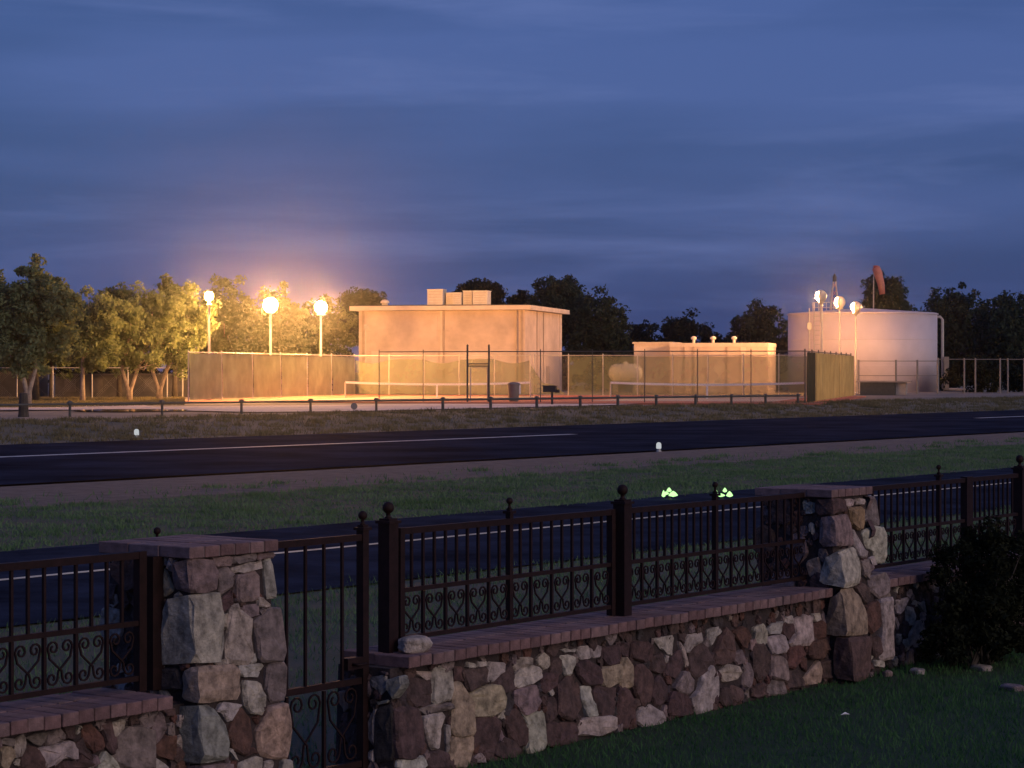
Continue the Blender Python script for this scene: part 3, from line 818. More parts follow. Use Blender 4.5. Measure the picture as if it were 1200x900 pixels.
def tree(name, x, Y, top, half, label, m='leaf_dark', bark='bark_dark', base=None, nclump=90, per=60, size=.16, rc=.62, low=.28, shape='round', stems=1, group=None, cat='tree', cx=None, fork=.30, lumpy=.28, trunk_r=.0):
    """x, top, half in photo pixels at depth Y; ground from the terrain"""
    X = (x-600)/F*Y; g = float(gh(X, Y)); H = HC-(top-HOR)/F*Y-g; hw = half/F*Y
    CX = X if cx is None else (cx-600)/F*Y
    t = thing(name, (X, Y, g), label, cat, group)
    Cc, Rc = crown_clumps(CX, Y, g+H*low, g+H, hw, hw*.95, nclump, rc, shape, lumpy)
    b = MB(); r0 = trunk_r or max(.09, H*.022)
    for s_ in range(stems):
        lean = 0 if stems == 1 else (s_-(stems-1)/2)*1.0
        base_p = np.array((X, Y, g-.05)); f1 = np.array((X+lean*H*.02, Y, g+H*fork*.45)); f2 = np.array((X+lean*H*.13, Y+rnd.uniform(-.2, .2), g+H*fork*1.25))
        f3 = np.array((CX+lean*hw*.45+rnd.uniform(-.1, .1)*hw, Y+rnd.uniform(-.25, .25)*hw, g+H*.62)); f4 = f3+np.array((lean*hw*.1, 0, H*.22))
        b.tube([base_p, f1, f2, f3, f4], [r0*1.25, r0*.95 if stems == 1 else r0*.75, r0*.7, r0*.4, r0*.12], 7)
        for j in range(7):
            q = rnd.randrange(len(Cc)); e = Cc[q]; st = f2+(f3-f2)*rnd.random()
            mid = (st+e)/2+np.array((0, 0, -.06*H)); b.tube([st, mid, e], [r0*.32, r0*.2, r0*.06], 5)
    b.build('trunk', bark, t, True)
    bulk('crown', leaves(Cc, Rc, per, size), 4, m, t)
    return t
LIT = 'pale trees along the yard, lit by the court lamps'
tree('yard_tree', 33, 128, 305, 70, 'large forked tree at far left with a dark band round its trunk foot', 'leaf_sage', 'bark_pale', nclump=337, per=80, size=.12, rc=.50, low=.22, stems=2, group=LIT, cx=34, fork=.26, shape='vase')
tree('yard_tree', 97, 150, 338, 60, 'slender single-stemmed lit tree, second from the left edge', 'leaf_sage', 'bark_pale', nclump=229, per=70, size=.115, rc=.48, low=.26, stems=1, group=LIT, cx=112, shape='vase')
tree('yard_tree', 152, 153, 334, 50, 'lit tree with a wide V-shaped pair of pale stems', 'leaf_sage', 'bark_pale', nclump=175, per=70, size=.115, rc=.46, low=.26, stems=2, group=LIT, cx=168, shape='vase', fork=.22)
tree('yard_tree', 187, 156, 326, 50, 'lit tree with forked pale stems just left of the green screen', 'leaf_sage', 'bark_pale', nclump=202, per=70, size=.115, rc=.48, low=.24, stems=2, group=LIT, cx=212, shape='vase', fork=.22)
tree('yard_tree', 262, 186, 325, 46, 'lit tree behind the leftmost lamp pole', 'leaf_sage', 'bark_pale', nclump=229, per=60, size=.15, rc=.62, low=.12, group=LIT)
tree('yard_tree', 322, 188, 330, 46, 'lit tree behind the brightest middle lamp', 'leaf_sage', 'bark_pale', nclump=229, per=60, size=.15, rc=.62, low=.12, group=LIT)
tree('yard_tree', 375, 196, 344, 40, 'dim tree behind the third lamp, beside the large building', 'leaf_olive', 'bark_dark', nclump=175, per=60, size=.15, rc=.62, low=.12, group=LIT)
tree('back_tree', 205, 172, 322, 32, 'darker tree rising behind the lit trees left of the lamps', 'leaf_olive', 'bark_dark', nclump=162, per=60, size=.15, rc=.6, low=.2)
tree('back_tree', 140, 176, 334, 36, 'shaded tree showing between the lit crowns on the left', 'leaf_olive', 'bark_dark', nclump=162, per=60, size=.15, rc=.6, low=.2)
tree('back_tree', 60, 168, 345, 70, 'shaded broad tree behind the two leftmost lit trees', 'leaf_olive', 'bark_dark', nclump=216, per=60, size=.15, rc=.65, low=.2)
tree('cypress_tree', 42, 152, 288, 9, 'dark narrow cypress tip above the large left tree', 'leaf_black', 'bark_dark', nclump=90, per=50, size=.10, rc=.28, low=.05, shape='cone')
BK = 'dark trees behind the buildings'
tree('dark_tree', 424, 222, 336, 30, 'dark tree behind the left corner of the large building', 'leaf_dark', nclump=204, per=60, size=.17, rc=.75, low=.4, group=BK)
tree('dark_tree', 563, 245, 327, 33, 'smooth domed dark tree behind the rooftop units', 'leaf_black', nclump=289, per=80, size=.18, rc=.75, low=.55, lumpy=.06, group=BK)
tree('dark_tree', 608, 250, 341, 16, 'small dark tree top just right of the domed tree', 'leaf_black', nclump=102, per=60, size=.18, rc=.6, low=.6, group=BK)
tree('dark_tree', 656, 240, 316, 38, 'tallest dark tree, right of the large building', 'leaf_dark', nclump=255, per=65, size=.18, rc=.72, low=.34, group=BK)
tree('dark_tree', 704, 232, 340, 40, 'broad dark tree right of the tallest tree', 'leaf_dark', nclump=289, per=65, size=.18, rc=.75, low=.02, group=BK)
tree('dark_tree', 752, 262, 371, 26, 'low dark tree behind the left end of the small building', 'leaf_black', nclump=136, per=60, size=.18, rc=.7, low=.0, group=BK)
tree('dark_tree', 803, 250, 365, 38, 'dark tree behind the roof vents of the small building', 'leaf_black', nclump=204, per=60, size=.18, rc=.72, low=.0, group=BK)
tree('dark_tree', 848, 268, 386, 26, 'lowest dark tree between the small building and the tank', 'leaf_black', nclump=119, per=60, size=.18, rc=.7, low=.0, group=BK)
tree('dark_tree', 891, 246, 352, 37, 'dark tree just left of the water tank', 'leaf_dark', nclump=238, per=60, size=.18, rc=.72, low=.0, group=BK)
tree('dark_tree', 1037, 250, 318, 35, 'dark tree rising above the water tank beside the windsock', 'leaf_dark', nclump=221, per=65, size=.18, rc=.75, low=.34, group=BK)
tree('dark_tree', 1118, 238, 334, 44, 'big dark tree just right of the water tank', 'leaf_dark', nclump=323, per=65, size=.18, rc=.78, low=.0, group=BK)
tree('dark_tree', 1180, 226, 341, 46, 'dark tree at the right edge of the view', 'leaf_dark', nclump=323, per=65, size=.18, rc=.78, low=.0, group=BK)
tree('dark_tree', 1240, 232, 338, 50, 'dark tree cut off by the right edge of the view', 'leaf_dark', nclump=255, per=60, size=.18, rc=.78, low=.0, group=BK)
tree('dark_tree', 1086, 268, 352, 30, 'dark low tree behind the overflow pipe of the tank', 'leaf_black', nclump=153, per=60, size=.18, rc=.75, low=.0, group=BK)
tree('dark_tree', -40, 180, 345, 60, 'shaded tree cut off by the left edge behind the large tree', 'leaf_olive', 'bark_dark', nclump=204, per=60, size=.15, rc=.65, low=.1)
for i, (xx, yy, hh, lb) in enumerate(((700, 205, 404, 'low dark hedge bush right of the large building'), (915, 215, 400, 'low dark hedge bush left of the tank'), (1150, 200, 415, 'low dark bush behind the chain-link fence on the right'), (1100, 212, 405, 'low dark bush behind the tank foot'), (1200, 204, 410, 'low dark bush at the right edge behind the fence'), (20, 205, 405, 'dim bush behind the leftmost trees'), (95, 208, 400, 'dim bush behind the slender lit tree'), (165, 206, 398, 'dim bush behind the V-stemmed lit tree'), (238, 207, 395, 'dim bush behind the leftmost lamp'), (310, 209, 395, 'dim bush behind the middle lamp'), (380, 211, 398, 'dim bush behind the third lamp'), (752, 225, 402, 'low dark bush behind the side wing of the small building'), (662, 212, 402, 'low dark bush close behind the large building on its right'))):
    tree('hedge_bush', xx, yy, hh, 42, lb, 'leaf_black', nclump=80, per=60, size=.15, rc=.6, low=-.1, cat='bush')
# dark shrub in front of the wall
su = u_at(1138, 7.55); t = thing('shrub', W(su, 7.5, 0), 'dark leafy shrub against the wall at the right edge', 'shrub')
Cc, Rc = [], []
for _ in range(150):
    a = rnd.random()*6.283; q = rnd.random()**.5; z = rnd.random()**.8
    hmax = .92 if a < 3.14 else .82
    u = su+math.cos(a)*q*.78*(1-.35*z)+.15; v = 7.50+math.sin(a)*q*.34; Cc.append(W(u, v, .06+z*(.60+.42*smooth(su-.6, su+.5, u)))); Rc.append(rnd.uniform(.06, .13))
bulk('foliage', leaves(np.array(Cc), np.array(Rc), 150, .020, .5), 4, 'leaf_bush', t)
b = MB()
for c in Cc[::6]: b.tube([W(su+rnd.uniform(-.15, .35), 7.5, -.02), (np.array(c)+W(su, 7.5, 0))/2, c], [.012, .008, .003], 5)
b.build('stem', 'bark_dark', t)
for i, (x, y, r, k, lb) in enumerate(((1075, 787, .07, 'W', 'pale flat stone at the shrub foot near the pillar'), (1150, 783, .09, 'W', 'pale stone half hidden under the shrub'), (1186, 806, .10, 'B', 'flat dull stone at the lawn edge below the shrub'), (1040, 790, .05, 'B', 'small stone at the foot of the farther pillar'))):
    p = hit(x, y, np.array((0, 0, .015)), ZD); rock('edge_stone', p, r, r*.6, .03, rnd.random()*3, jcol(k), lb, 'stone', 'stones at the lawn edge')
p = hit(990, 838, np.array((0, 0, .05)), ZD)
b = MB(); b.add([p+np.array(q) for q in ((-.03, 0, .0), (0, -.012, .012), (.035, .004, .004), (.004, .016, .018))], [(0, 1, 2, 3)]); tag(b.build('fallen_leaf', 'net_white', loc=p), 'pale fallen leaf on the dark lawn', 'leaf')

# ================================================================== RUNWAY AND TAXIWAY LIGHTS
def edge_light(x, y, hgt, r, label):
    d = ray(x, y); z0 = .03; Y = (HC-z0)/(y-HOR)*F
    for _ in range(6): z0 = float(gh(d[0]*Y, Y)); Y = (HC-z0)/(y-HOR)*F
    p = np.array((d[0]*Y, Y, z0)); t = thing('runway_light', p, label, 'light', 'white runway edge lights')
    b = MB(); b.lathe(p, [(r*.9, -.03), (r*.9, .02), (r*.6, .03), (r*.6, hgt*.30)], 12); b.build('base', 'galv', t)
    b = MB(); b.lathe(p, [(r*.75, hgt*.30), (r*.85, hgt*.40), (r*.82, hgt*.8), (r*.55, hgt*.95), (.001, hgt)], 12); b.build('dome', 'white_glow', t, True)
edge_light(772, 529, .26, .085, 'white edge light on the near side of the runway')
edge_light(160, 513, .30, .10, 'white edge light on the far side of the runway')
for gi, (x, y, lb) in enumerate(((784, 585, 'green taxiway light left of the second one, on the grass edge'), (846, 586, 'green taxiway light nearest the farther pillar'))):
    d = ray(x, y); Y = (HC-.02)/(y-HOR)*F; p = np.array((d[0]*Y, Y, 0.005)); t = thing('taxiway_light', p, lb, 'light', 'green taxiway edge lights')
    b = MB(); b.lathe(p, [(.07, 0), (.06, .02), (.03, .03), (.03, .06)], 10); b.build('base', 'black_metal', t)
    b = MB()
    for q, (dx, dz, hx) in enumerate((((-.05, .12, .05), (.0, .17, .045), (.07, .09, .085), (-.10, .085, .035)), ((-.02, .10, .08), (.05, .18, .04), (.13, .10, .06), (-.11, .11, .045)))[gi]):
        b.lathe(p+np.array((dx, -.02*q, 0)), [(.001, dz-.03), (hx*.8, dz-.015), (hx, dz), (hx*.5, dz+.02+.015*q), (.001, dz+.035+.02*q)], 10)
    b.build('lens', 'green_glow', t, True)

# ================================================================== COURTS
def gp(p): return float(gh(p[0], p[1]))
CN = np.array((-19.6, 138., 0)); CW, CD = 37.2, 35.0           # near left corner, width, depth
def K(a, b, h=0.): p = CN+a*E2+b*E1; return np.array((p[0], p[1], .40+h))
def quad_sheet(name, a0, a1, b0, b1, m, dz, kind='structure', parent=None, na=2, nb=2):
    o = sheet(name, [[K(a, b, dz) for b in np.linspace(b0, b1, nb)] for a in np.linspace(a0, a1, na)], m, kind); o.parent = parent; return o
b = MB(); b.box(K(CW/2, CD/2-.6, -.10), CW/2+1.0, CD/2+1.6, .145, ANG2); court = tag(b.build('tennis_court', 'court_red'), kind='structure')
CA = (11.0, 29.2); CB = CD*.5                                   # net centres across, along
for i, a in enumerate(CA):
    quad_sheet('playing_surface', a-5.6, a+5.6, CB-12.1, CB+12.1, 'court_tan', .049, None, court)
    for (a0, a1, b0, b1) in ((a-5.49, a+5.49, CB-11.9, CB-11.78), (a-5.49, a+5.49, CB+11.78, CB+11.9), (a-5.49, a-5.42, CB-11.77, CB+11.77), (a+5.42, a+5.49, CB-11.77, CB+11.77), (a-4.1, a+4.1, CB-6.42, CB-6.36), (a-4.1, a+4.1, CB+6.36, CB+6.42)):
        quad_sheet('court_line', a0, a1, b0, b1, 'net_white', .053, None, court)
    t = thing('tennis_net', K(a, CB, .05), ('white-taped tennis net on the left court', 'white-taped tennis net on the right court')[i], 'net', 'tennis nets')
    for s in (-1, 1):
        b = MB(); b.tube([K(a+s*6.4, CB, .04), K(a+s*6.4, CB, 1.12)], .05, 8); b.build('post', 'pole_white', t)
    tp = [K(a-6.4+12.8*q/16, CB, .96+.13*((q-8)/8)**2) for q in range(17)]
    b = MB()
    for q in range(16):
        p, r = tp[q], tp[q+1]; e = E1*.02; z = ZD*.07
        b.add([p-e-z, r-e-z, r-e+z, p-e+z, p+e-z, r+e-z, r+e+z, p+e+z], [(0, 1, 2, 3), (7, 6, 5, 4), (3, 2, 6, 7), (0, 4, 5, 1)])
    b.build('tape', 'net_white', t)
    b = MB()
    for q in range(16): b.add([K(a-6.4+12.8*q/16, CB, .06), K(a-6.4+12.8*(q+1)/16, CB, .06), tp[q+1]-ZD*.05, tp[q]-ZD*.05], [(0, 1, 2, 3)])
    b.build('net_mesh', 'net_mesh', t)
    b = MB(); b.box(K(a, CB-.03, .47), .06, .008, .44, ANG2); b.build('centre_strap', 'net_white', t)
FH = 3.0
def court_fence(name, A, B, n, label, postm='galv', screen=None, mesh=True, skip=(), midrail=False, sag=0., holes=(), h0=.10, grp='tennis court fences', postr=.045, first=None, fold=.03):
    """A, B: (a, b) in court coordinates"""
    t = thing(name, K((A[0]+B[0])/2, (A[1]+B[1])/2), label, 'fence', grp)
    P = lambda q, h: K(A[0]+(B[0]-A[0])*q, A[1]+(B[1]-A[1])*q, h)
    for i in range(n+1):
        if i in skip: continue
        b = MB(); b.tube([P(i/n, -.1), P(i/n, FH+.08)], postr, 7); b.lathe(P(i/n, FH+.08), [(postr*1.2, 0), (postr*.6, .05), (.001, .07)], 7); b.build('post', postm, t)
    b = MB(); b.tube([P(0, FH), P(1, FH)], .03, 6); b.build('top_rail', postm, t)
    if midrail: b = MB(); b.tube([P(0, 1.35), P(1, 1.35)], .02, 6); b.build('middle_rail', postm, t)
    if mesh:
        b = MB(); ln = math.hypot(B[0]-A[0], B[1]-A[1]); st = .16
        for k in range(int((ln+FH)/st)):
            for sgn in (1, -1):
                x0 = k*st-FH if sgn > 0 else k*st; pts = []
                for (x, h) in ((x0, 0), (x0+sgn*FH, FH)): pts.append([x, h])
                (xa, ha), (xb, hb) = pts
                def clipx(xl, hl, xr, hr):
                    pass
                lo, hi = 0., 1.
                dx = xb-xa
                for lim, s2 in ((0, 1), (ln, -1)):
                    q = (lim-xa)/dx
                    if s2*dx > 0: lo = max(lo, q)
                    else: hi = min(hi, q)
                if hi-lo < .02: continue
                p = P((xa+dx*lo)/ln, FH*lo*.97+.03); r = P((xa+dx*hi)/ln, FH*hi*.97+.03)
                b.tube([p, r], .0032, 3, False)
        b.build('chain_link', postm, t, kind='stuff')
    if screen:
        bays = n
        for i in range(bays):
            if i in holes: continue
            w = 6 if fold < .1 else 18; V = []; Fs = []
            nrmv = np.cross(P(1, 0)-P(0, 0), ZD); nrmv /= np.linalg.norm(nrmv); flip = -1 if nrmv[1] > 0 else 1
            for j in range(w+1):
                q = (i+.02+.96*j/w)/n; hh = FH-.06-sag*(.6+.4*math.sin(3.1*q*n))-(.10*math.sin(math.pi*j/w) if sag else .03*math.sin(math.pi*j/w))
                for r in range(4):
                    h = h0+(hh-h0)*r/3; V.append(P(q, h)+flip*nrmv*(.05+fold*(1+math.sin(j*2.1+i*1.7))*.5*(math.sin(r*1.3+.4) if fold < .1 else 1)))
            Fs = [(j*4+r, (j+1)*4+r, (j+1)*4+r+1, j*4+r+1) for j in range(w) for r in range(3)]
            b = MB(); b.add(V, Fs); b.build('windscreen', first if (first and i == 0) else screen, t)
    return t
court_fence('court_fence', (0, 0), (0, CD), 6, 'green windscreen fence along the left side of the courts', 'galv', 'screen_green', mesh=False)
court_fence('court_fence', (0, CD), (13.6, CD), 5, 'far court fence with a sagging screen in front of the large building', 'galv', 'screen_far', mesh=True, sag=.42)
court_fence('court_fence', (13.9, CD), (CW, CD), 9, 'far court fence with tight screens in front of the small building', 'galv', 'screen_far', mesh=True, holes=(0,), sag=.0)
rf = court_fence('court_fence', (CW, 0), (CW, CD), 8, 'right side court fence with hanging yellow-green screens before the tank', 'galv_dark', 'screen_pale', mesh=False, first='screen_dark', fold=.22)
# torn corner of the screen between the two far runs
b = MB(); b.add([K(13.65, CD-.08, 2.3), K(14.6, CD-.10, .95), K(15.4, CD-.10, .85), K(16.3, CD-.08, .15), K(13.65, CD-.08, .12)], [(0, 4, 3, 2, 1)])
tag(b.build('torn_screen', 'screen_far', loc=K(14.4, CD-.08, .12)), 'torn hanging flap of green screen at the large building corner', 'screen')
# near side: open chain link, two tall gate posts in it
ax = lambda x: next(a for a in np.arange(0, CW, .02) if (lambda p: 600+p[0]/p[1]*F)(K(a, 0)) >= x)
court_fence('court_fence', (ax(444), 0), (ax(548), 0), 2, 'near chain-link court fence left of the tall gate posts', 'galv_dark', None, True, midrail=False, postr=.028)
court_fence('court_fence', (ax(573), 0), (CW, 0), 6, 'near chain-link court fence right of the tall gate posts', 'galv_dark', None, True, midrail=False, postr=.028)
t = thing('court_gate', K(ax(560), 0), 'tall pair of gate posts with a bar and inner leaf in the near court fence', 'gate')
for x in (548, 573):
    b = MB(); b.tube([K(ax(x), -.08, -.1), K(ax(x), -.08, FH+.35)], .06, 8); b.lathe(K(ax(x), -.08, FH+.35), [(.07, 0), (.04, .06), (.001, .09)], 8); b.build('post', 'galv_dark', t)
for h in (FH, 2.15, 2.28): b = MB(); b.tube([K(ax(548), -.08, h), K(ax(573), -.08, h)], .035, 6); b.build('bar', 'galv_dark', t)
b = MB(); b.tube([K(ax(551), -.0, .05), K(ax(551), 0, 2.05), K(ax(571), 0, 2.05), K(ax(571), 0, .05)], .035, 6); b.build('leaf_frame', 'pole_white', t)
# low pipe rail along the verge
t0x = [(82, 95.5), (190, 0), (283, 0), (364, 0), (441, 0), (519, 0), (575, 0), (629, 0), (680, 0), (724, 0), (769, 0), (815, 0), (857, 0), (897, 0), (935, 0)]
A_, B_ = np.array((-18.5, 95.5)), np.array((16.0, 128.3))
pts = []
for x, _ in [(-40, 0)]+t0x:
    t_ = (x-600)/F; d = B_-A_; s_ = (t_*A_[1]-A_[0])/(d[0]-t_*d[1]); p = A_+d*s_; pts.append(np.array((p[0], p[1], float(gh(p[0], p[1])))))
t = thing('pipe_rail', pts[8], 'low dark pipe rail with short posts along the verge before the courts', 'rail')
for i, p in enumerate(pts):
    b = MB(); b.tube([p-ZD*.1, p+ZD*.56], .06 if i < 6 else .075, 7); q = MB(); b.build('post', 'galv_dark', t)
    b = MB(); b.lathe(p+ZD*.44, [(.05, 0), (.11, .02), (.13, .09), (.10, .17), (.001, .20)], 8); b.build('coupling', 'galv_dark', t)
for i in range(len(pts)-1):
    b = MB(); b.tube([pts[i]+ZD*.50, pts[i+1]+ZD*.50], .042 if i < 5 else .055, 6); b.build('pipe', 'galv_dark', t)
# things at the near fence
p = K(ax(592), 2.2, .045); t = thing('trash_bin', p, 'tall grey tapered bin standing on the court near its net post', 'bin')
b = MB(); b.lathe(p, [(.26, 0), (.29, .05), (.37, .95), (.37, .97)], 14); b.build('barrel', 'plastic_grey', t, True)
b = MB(); b.lathe(p, [(.40, .97), (.41, 1.02), (.34, 1.10), (.10, 1.16), (.001, 1.17)], 14); b.build('lid', 'plastic_grey', t, True)
b = MB(); b.box(p+np.array((.36, -.1, .72)), .05, .05, .28, .3); b.build('bag', 'net_white', t)
p = at(647, 475, 128.); p[2] = float(gh(p[0], p[1])); t = thing('post_box', p, 'dark box on a single post in front of the court fence', 'post box')
b = MB(); b.tube([p-ZD*.1, p+ZD*.75], .07, 8); b.build('post', 'black_metal', t)
b = MB(); b.box(p+np.array((-.12, 0, .86)), .36, .20, .17, ANG2); b.box(p+np.array((.30, 0, .74)), .12, .14, .09, ANG2); b.build('box', 'black_metal', t)
b = MB(); b.box(p+np.array((-.12, 0, 1.045)), .40, .23, .018, ANG2); b.build('lid', 'black_metal', t)
p = at(415, 476, 108.); t = thing('round_marker', np.array((p[0], p[1], float(gh(p[0], p[1])))), 'small round grey marker on a stake by the low pipe rail', 'marker')
b = MB(); b.tube([p+ZD*.0, np.array((p[0], p[1], float(gh(p[0], p[1]))-.05))], .02, 6); b.build('stake', 'galv', t)
b = MB(); b.tube([p+np.array((0, -.05, 0)), p+np.array((0, -.02, 0))], .16, 14); b.build('disc', 'plastic_grey', t)
# floodlights
def lamp(x, Y, big, label, side=None, zh=7.2):
    X = (x-600)/F*Y; g = float(gh(X, Y)); p = np.array((X, Y, g)); H = zh-g
    t = thing('lamp_pole', p, label, 'lamp', 'court lamp poles')
    b = MB(); b.tube([p-ZD*.1, p+ZD*2, p+ZD*(H-.45)], [.095, .085, .07], 10); b.build('pole', 'pole_white', t, True)
    b = MB(); b.lathe(p, [(.22, 0), (.22, .06), (.13, .10)], 10); b.build('base_collar', 'galv', t)
    c = p+ZD*H
    if side is None:
        r = .46*big
        b = MB(); b.lathe(c, [(.08, -.66), (.12, -.62), (.30*big, -.54), (.32*big, -.50), (.10, -.47), (.10, -.40*big), (.001, -.38*big)], 14); b.build('socket', 'pole_white', t)
        b = MB(); b.lathe(c, [(r*math.cos(math.radians(a)), r*math.sin(math.radians(a))) for a in range(-72, 85, 12)]+[(.001, r)], 18); b.build('globe', 'sodium', t, True)
    else:
        r = .40; d = nrm(E2-.15*E1)
        b = MB(); b.lathe(c, [(r*math.cos(math.radians(a)), r*math.sin(math.radians(a))) for a in range(-72, 85, 12)]+[(.001, r)], 18); b.build('globe', 'sodium_dim', t, True)
        b = MB(); b.lathe(c, [(.07, -.72), (.10, -.60), (.30, -.50), (.32, -.46), (.10, -.43), (.10, -.38), (.001, -.37)], 12); b.build('socket', 'pole_white', t)
        b = MB(); b.tube([c-d*.09, c+d*.12, c+d*.28, c+d*.40, c+d*.47], [.50, .48, .39, .25, .02], 18, False); b.build('shield', 'pole_white', t, True)
lamp(245, 143, .58, 'leftmost lamp pole, smallest globe, above the green screen', None, 6.95)
lamp(317, 155, 1.05, 'middle lamp pole with the brightest globe', None, 6.75)
lamp(376, 166, .95, 'lamp pole nearest the large building', None, 6.9)
lamp(962, 178, 1, 'lamp pole with a white round head, tallest before the tank', 1, 8.10)
lamp(984, 183, 1, 'middle lamp pole before the tank, white round head', 1, 7.78)
lamp(1003, 188, 1, 'lamp pole before the middle of the tank, lowest white head', 1, 7.51)

# ================================================================== BUILDINGS
def frame(o, a, b, h): return np.array((o[0], o[1], 0))+a*E2-b*E1*(-1)+h*ZD
def fbox(mb, o, a0, a1, b0, b1, h0, h1):
    c = frame(o, (a0+a1)/2, (b0+b1)/2, (h0+h1)/2); return mb.box(c, (a1-a0)/2, (b1-b0)/2, (h1-h0)/2, ANG2)
# large building: o = near right corner
Yc = 186.; Xc = (615-600)/F*Yc; o = (Xc, Yc); g = float(gh(*o))
t = thing('pump_building', (Xc, Yc, g), 'large pale flat-roofed block building with units on its roof', 'building')
BWd, BDp = 14.1, 15.0; ht = HC+(HOR-363)/F*Yc
fbox(MB(), o, -BWd, 0, 0, BDp, g-.3, ht-.02).build('wall', 'stucco', t)
b = MB(); fbox(b, o, -BWd-.62, .62, -.62, BDp+.62, ht, ht+.36); rf_ = b.build('roof', 'roof_white', t)
b = MB(); fbox(b, o, -BWd-.3, .3, -.3, BDp+.3, ht+.36, ht+.44); b.build('roof_membrane', 'shed_roof', rf_)
aX = lambda x: ((x-600)/F*Yc-Xc)/math.cos(PH)*1.0
for x0, x1, m in ((421.5, 424.5, 'stucco_trim'), (515.5, 518, 'stucco_b'), (518.6, 520.6, 'stucco_trim'), (610.2, 612.8, 'stucco_trim')):
    b = MB(); fbox(b, o, max(-BWd+.05, aX(x0)), aX(x1), -.07, -.001, g-.1, ht-.03); b.build('pilaster', m, t)
for (x0, x1, h0, h1) in ((433, 512, .3, 3.9), (526, 606, .3, 3.9), (566, 590, 3.95, 4.5), (433, 512, 3.95, ht-.5), (526, 606, 4.55, ht-.5)):
    b = MB(); fbox(b, o, aX(x0), aX(x1), -.03, -.001, h0+g, h1); b.build('wall_panel', 'stucco_b' if h0 < 1 else 'stucco', t)
b = MB(); b.tube([frame(o, aX(426), -.1, ht-1.3), frame(o, aX(426), -.1, g)], .05, 6); b.build('conduit', 'galv', t)
b = MB(); fbox(b, o, aX(424.5), aX(428.5), -.2, -.001, ht-1.5, ht-1.15); b.build('junction_box', 'galv', t)
b = MB(); b.tube([frame(o, aX(606), -.12, ht-.05), frame(o, aX(606), -.12, g+.1)], .06, 7); b.build('downpipe', 'stucco_trim', t)
for k in range(1, 4):
    z = g+(ht-g)*k/4; b = MB(); fbox(b, o, -BWd+.02, -.02, -.012, -.0005, z-.012, z+.012); b.build('block_course', 'stucco_trim', t)
for b0, b1, m in ((4.6, 4.75, 'stucco_trim'), (7.2, 7.35, 'stucco_trim'), (14.2, 14.95, 'stucco_b')):
    b = MB(); fbox(b, o, .001, .06, b0, b1, g-.1, ht-.03); b.build('pilaster', m, t)
b = MB(); fbox(b, o, .001, .05, 8.6, 9.8, g, g+2.2); d = b.build('door', 'stucco_trim', t)
b = MB(); fbox(b, o, .05, .12, 9.6, 9.68, g+1.0, g+1.12); b.build('handle', 'galv', d)
rz = ht+.44
def unit(x0, x1, top, b0, dep, label, style=0):
    a0, a1 = aX(x0), aX(x1); hz = HC+(HOR-top)/F*(Yc+b0)-rz
    c = frame(o, (a0+a1)/2, b0+dep/2, rz); t = thing('roof_unit', c, label, 'cooler', 'rooftop cooler units'); w = a1-a0
    b = MB(); fbox(b, o, a0, a1, b0, b0+dep, rz+.08, rz+hz-.06); bd = b.build('housing', 'unit_white', t)
    b = MB(); fbox(b, o, a0-.04, a1+.04, b0-.04, b0+dep+.04, rz+hz-.06, rz+hz); b.build('lid', 'unit_white', t)
    for k in range(5):
        z = rz+.25+(hz-.45)*k/4; b = MB(); fbox(b, o, a0+.1*w, a1-.1*w, b0-.03, b0-.001, z-.03, z+.03); b.build('louvre', 'roof_white', bd)
    for s in (a0+.06, a1-.06): b = MB(); fbox(b, o, s-.04, s+.04, b0+.05, b0+dep-.05, rz, rz+.08); b.build('foot', 'galv', t)
unit(490.5, 509, 338, 2.5, 1.3, 'leftmost and tallest white cooler box on the large roof')
unit(510.5, 520, 342, 3.2, 1.0, 'narrow white cooler box second from the left on the roof')
unit(521, 531, 342, 2.6, 1.0, 'third white cooler box from the left on the roof')
unit(532, 542.5, 340, 3.0, 1.1, 'fourth white cooler box, left of the gap on the roof')
unit(545.5, 563, 340, 2.4, 1.3, 'rightmost white cooler box on the large roof')
c = frame(o, aX(534.5), 3.4, rz); 
c = frame(o, aX(437), 3.0, rz); t = thing('roof_vent', c, 'small round vent dome near the left end of the large roof', 'vent', 'roof vents')
b = MB(); b.lathe(c, [(.25, 0), (.25, .25), (.38, .27), (.36, .42), (.2, .55), (.001, .58)], 12); b.build('cap', 'unit_white', t, True)
# small building
Y2 = 190.; X2 = (785-600)/F*Y2; o2 = (X2, Y2); g2 = float(gh(*o2)); h2 = HC+(HOR-402)/F*Y2
t = thing('small_building', (X2, Y2, g2), 'small low pale building with three roof vents behind the right court', 'building')
aX2 = lambda x: ((x-600)/F*Y2-X2)/(math.cos(PH)+math.sin(PH)*(x-600)/F)
b = MB(); fbox(b, o2, 0, aX2(900), 0, 6, g2-.3, h2-.32); b.build('wall', 'stucco', t)
b = MB(); fbox(b, o2, -.04, aX2(900)+.04, -.05, 6.05, h2-.32, h2); b.build('roof', 'roof_white', t)
b = MB(); fbox(b, o2, aX2(737), -.001, 2.5, 7.5, g2-.3, h2-.02); b.build('side_wing', 'stucco_b', t)
b = MB(); fbox(b, o2, aX2(737)-.1, -.13, 2.35, 7.6, h2-.02, h2+.12); b.build('wing_roof', 'roof_white', t)
for x0, x1, m in ((801, 802.5, 'stucco_trim'), (812, 814, 'stucco_trim'), (851, 852.5, 'stucco_trim'), (868, 874, 'stucco_b')):
    b = MB(); fbox(b, o2, aX2(x0), aX2(x1), -.06, -.001, g2-.1, h2-.35); b.build('pilaster', m, t)
b = MB(); fbox(b, o2, aX2(828), aX2(846), -.05, -.001, g2, g2+2.2); d = b.build('door', 'stucco_b', t)
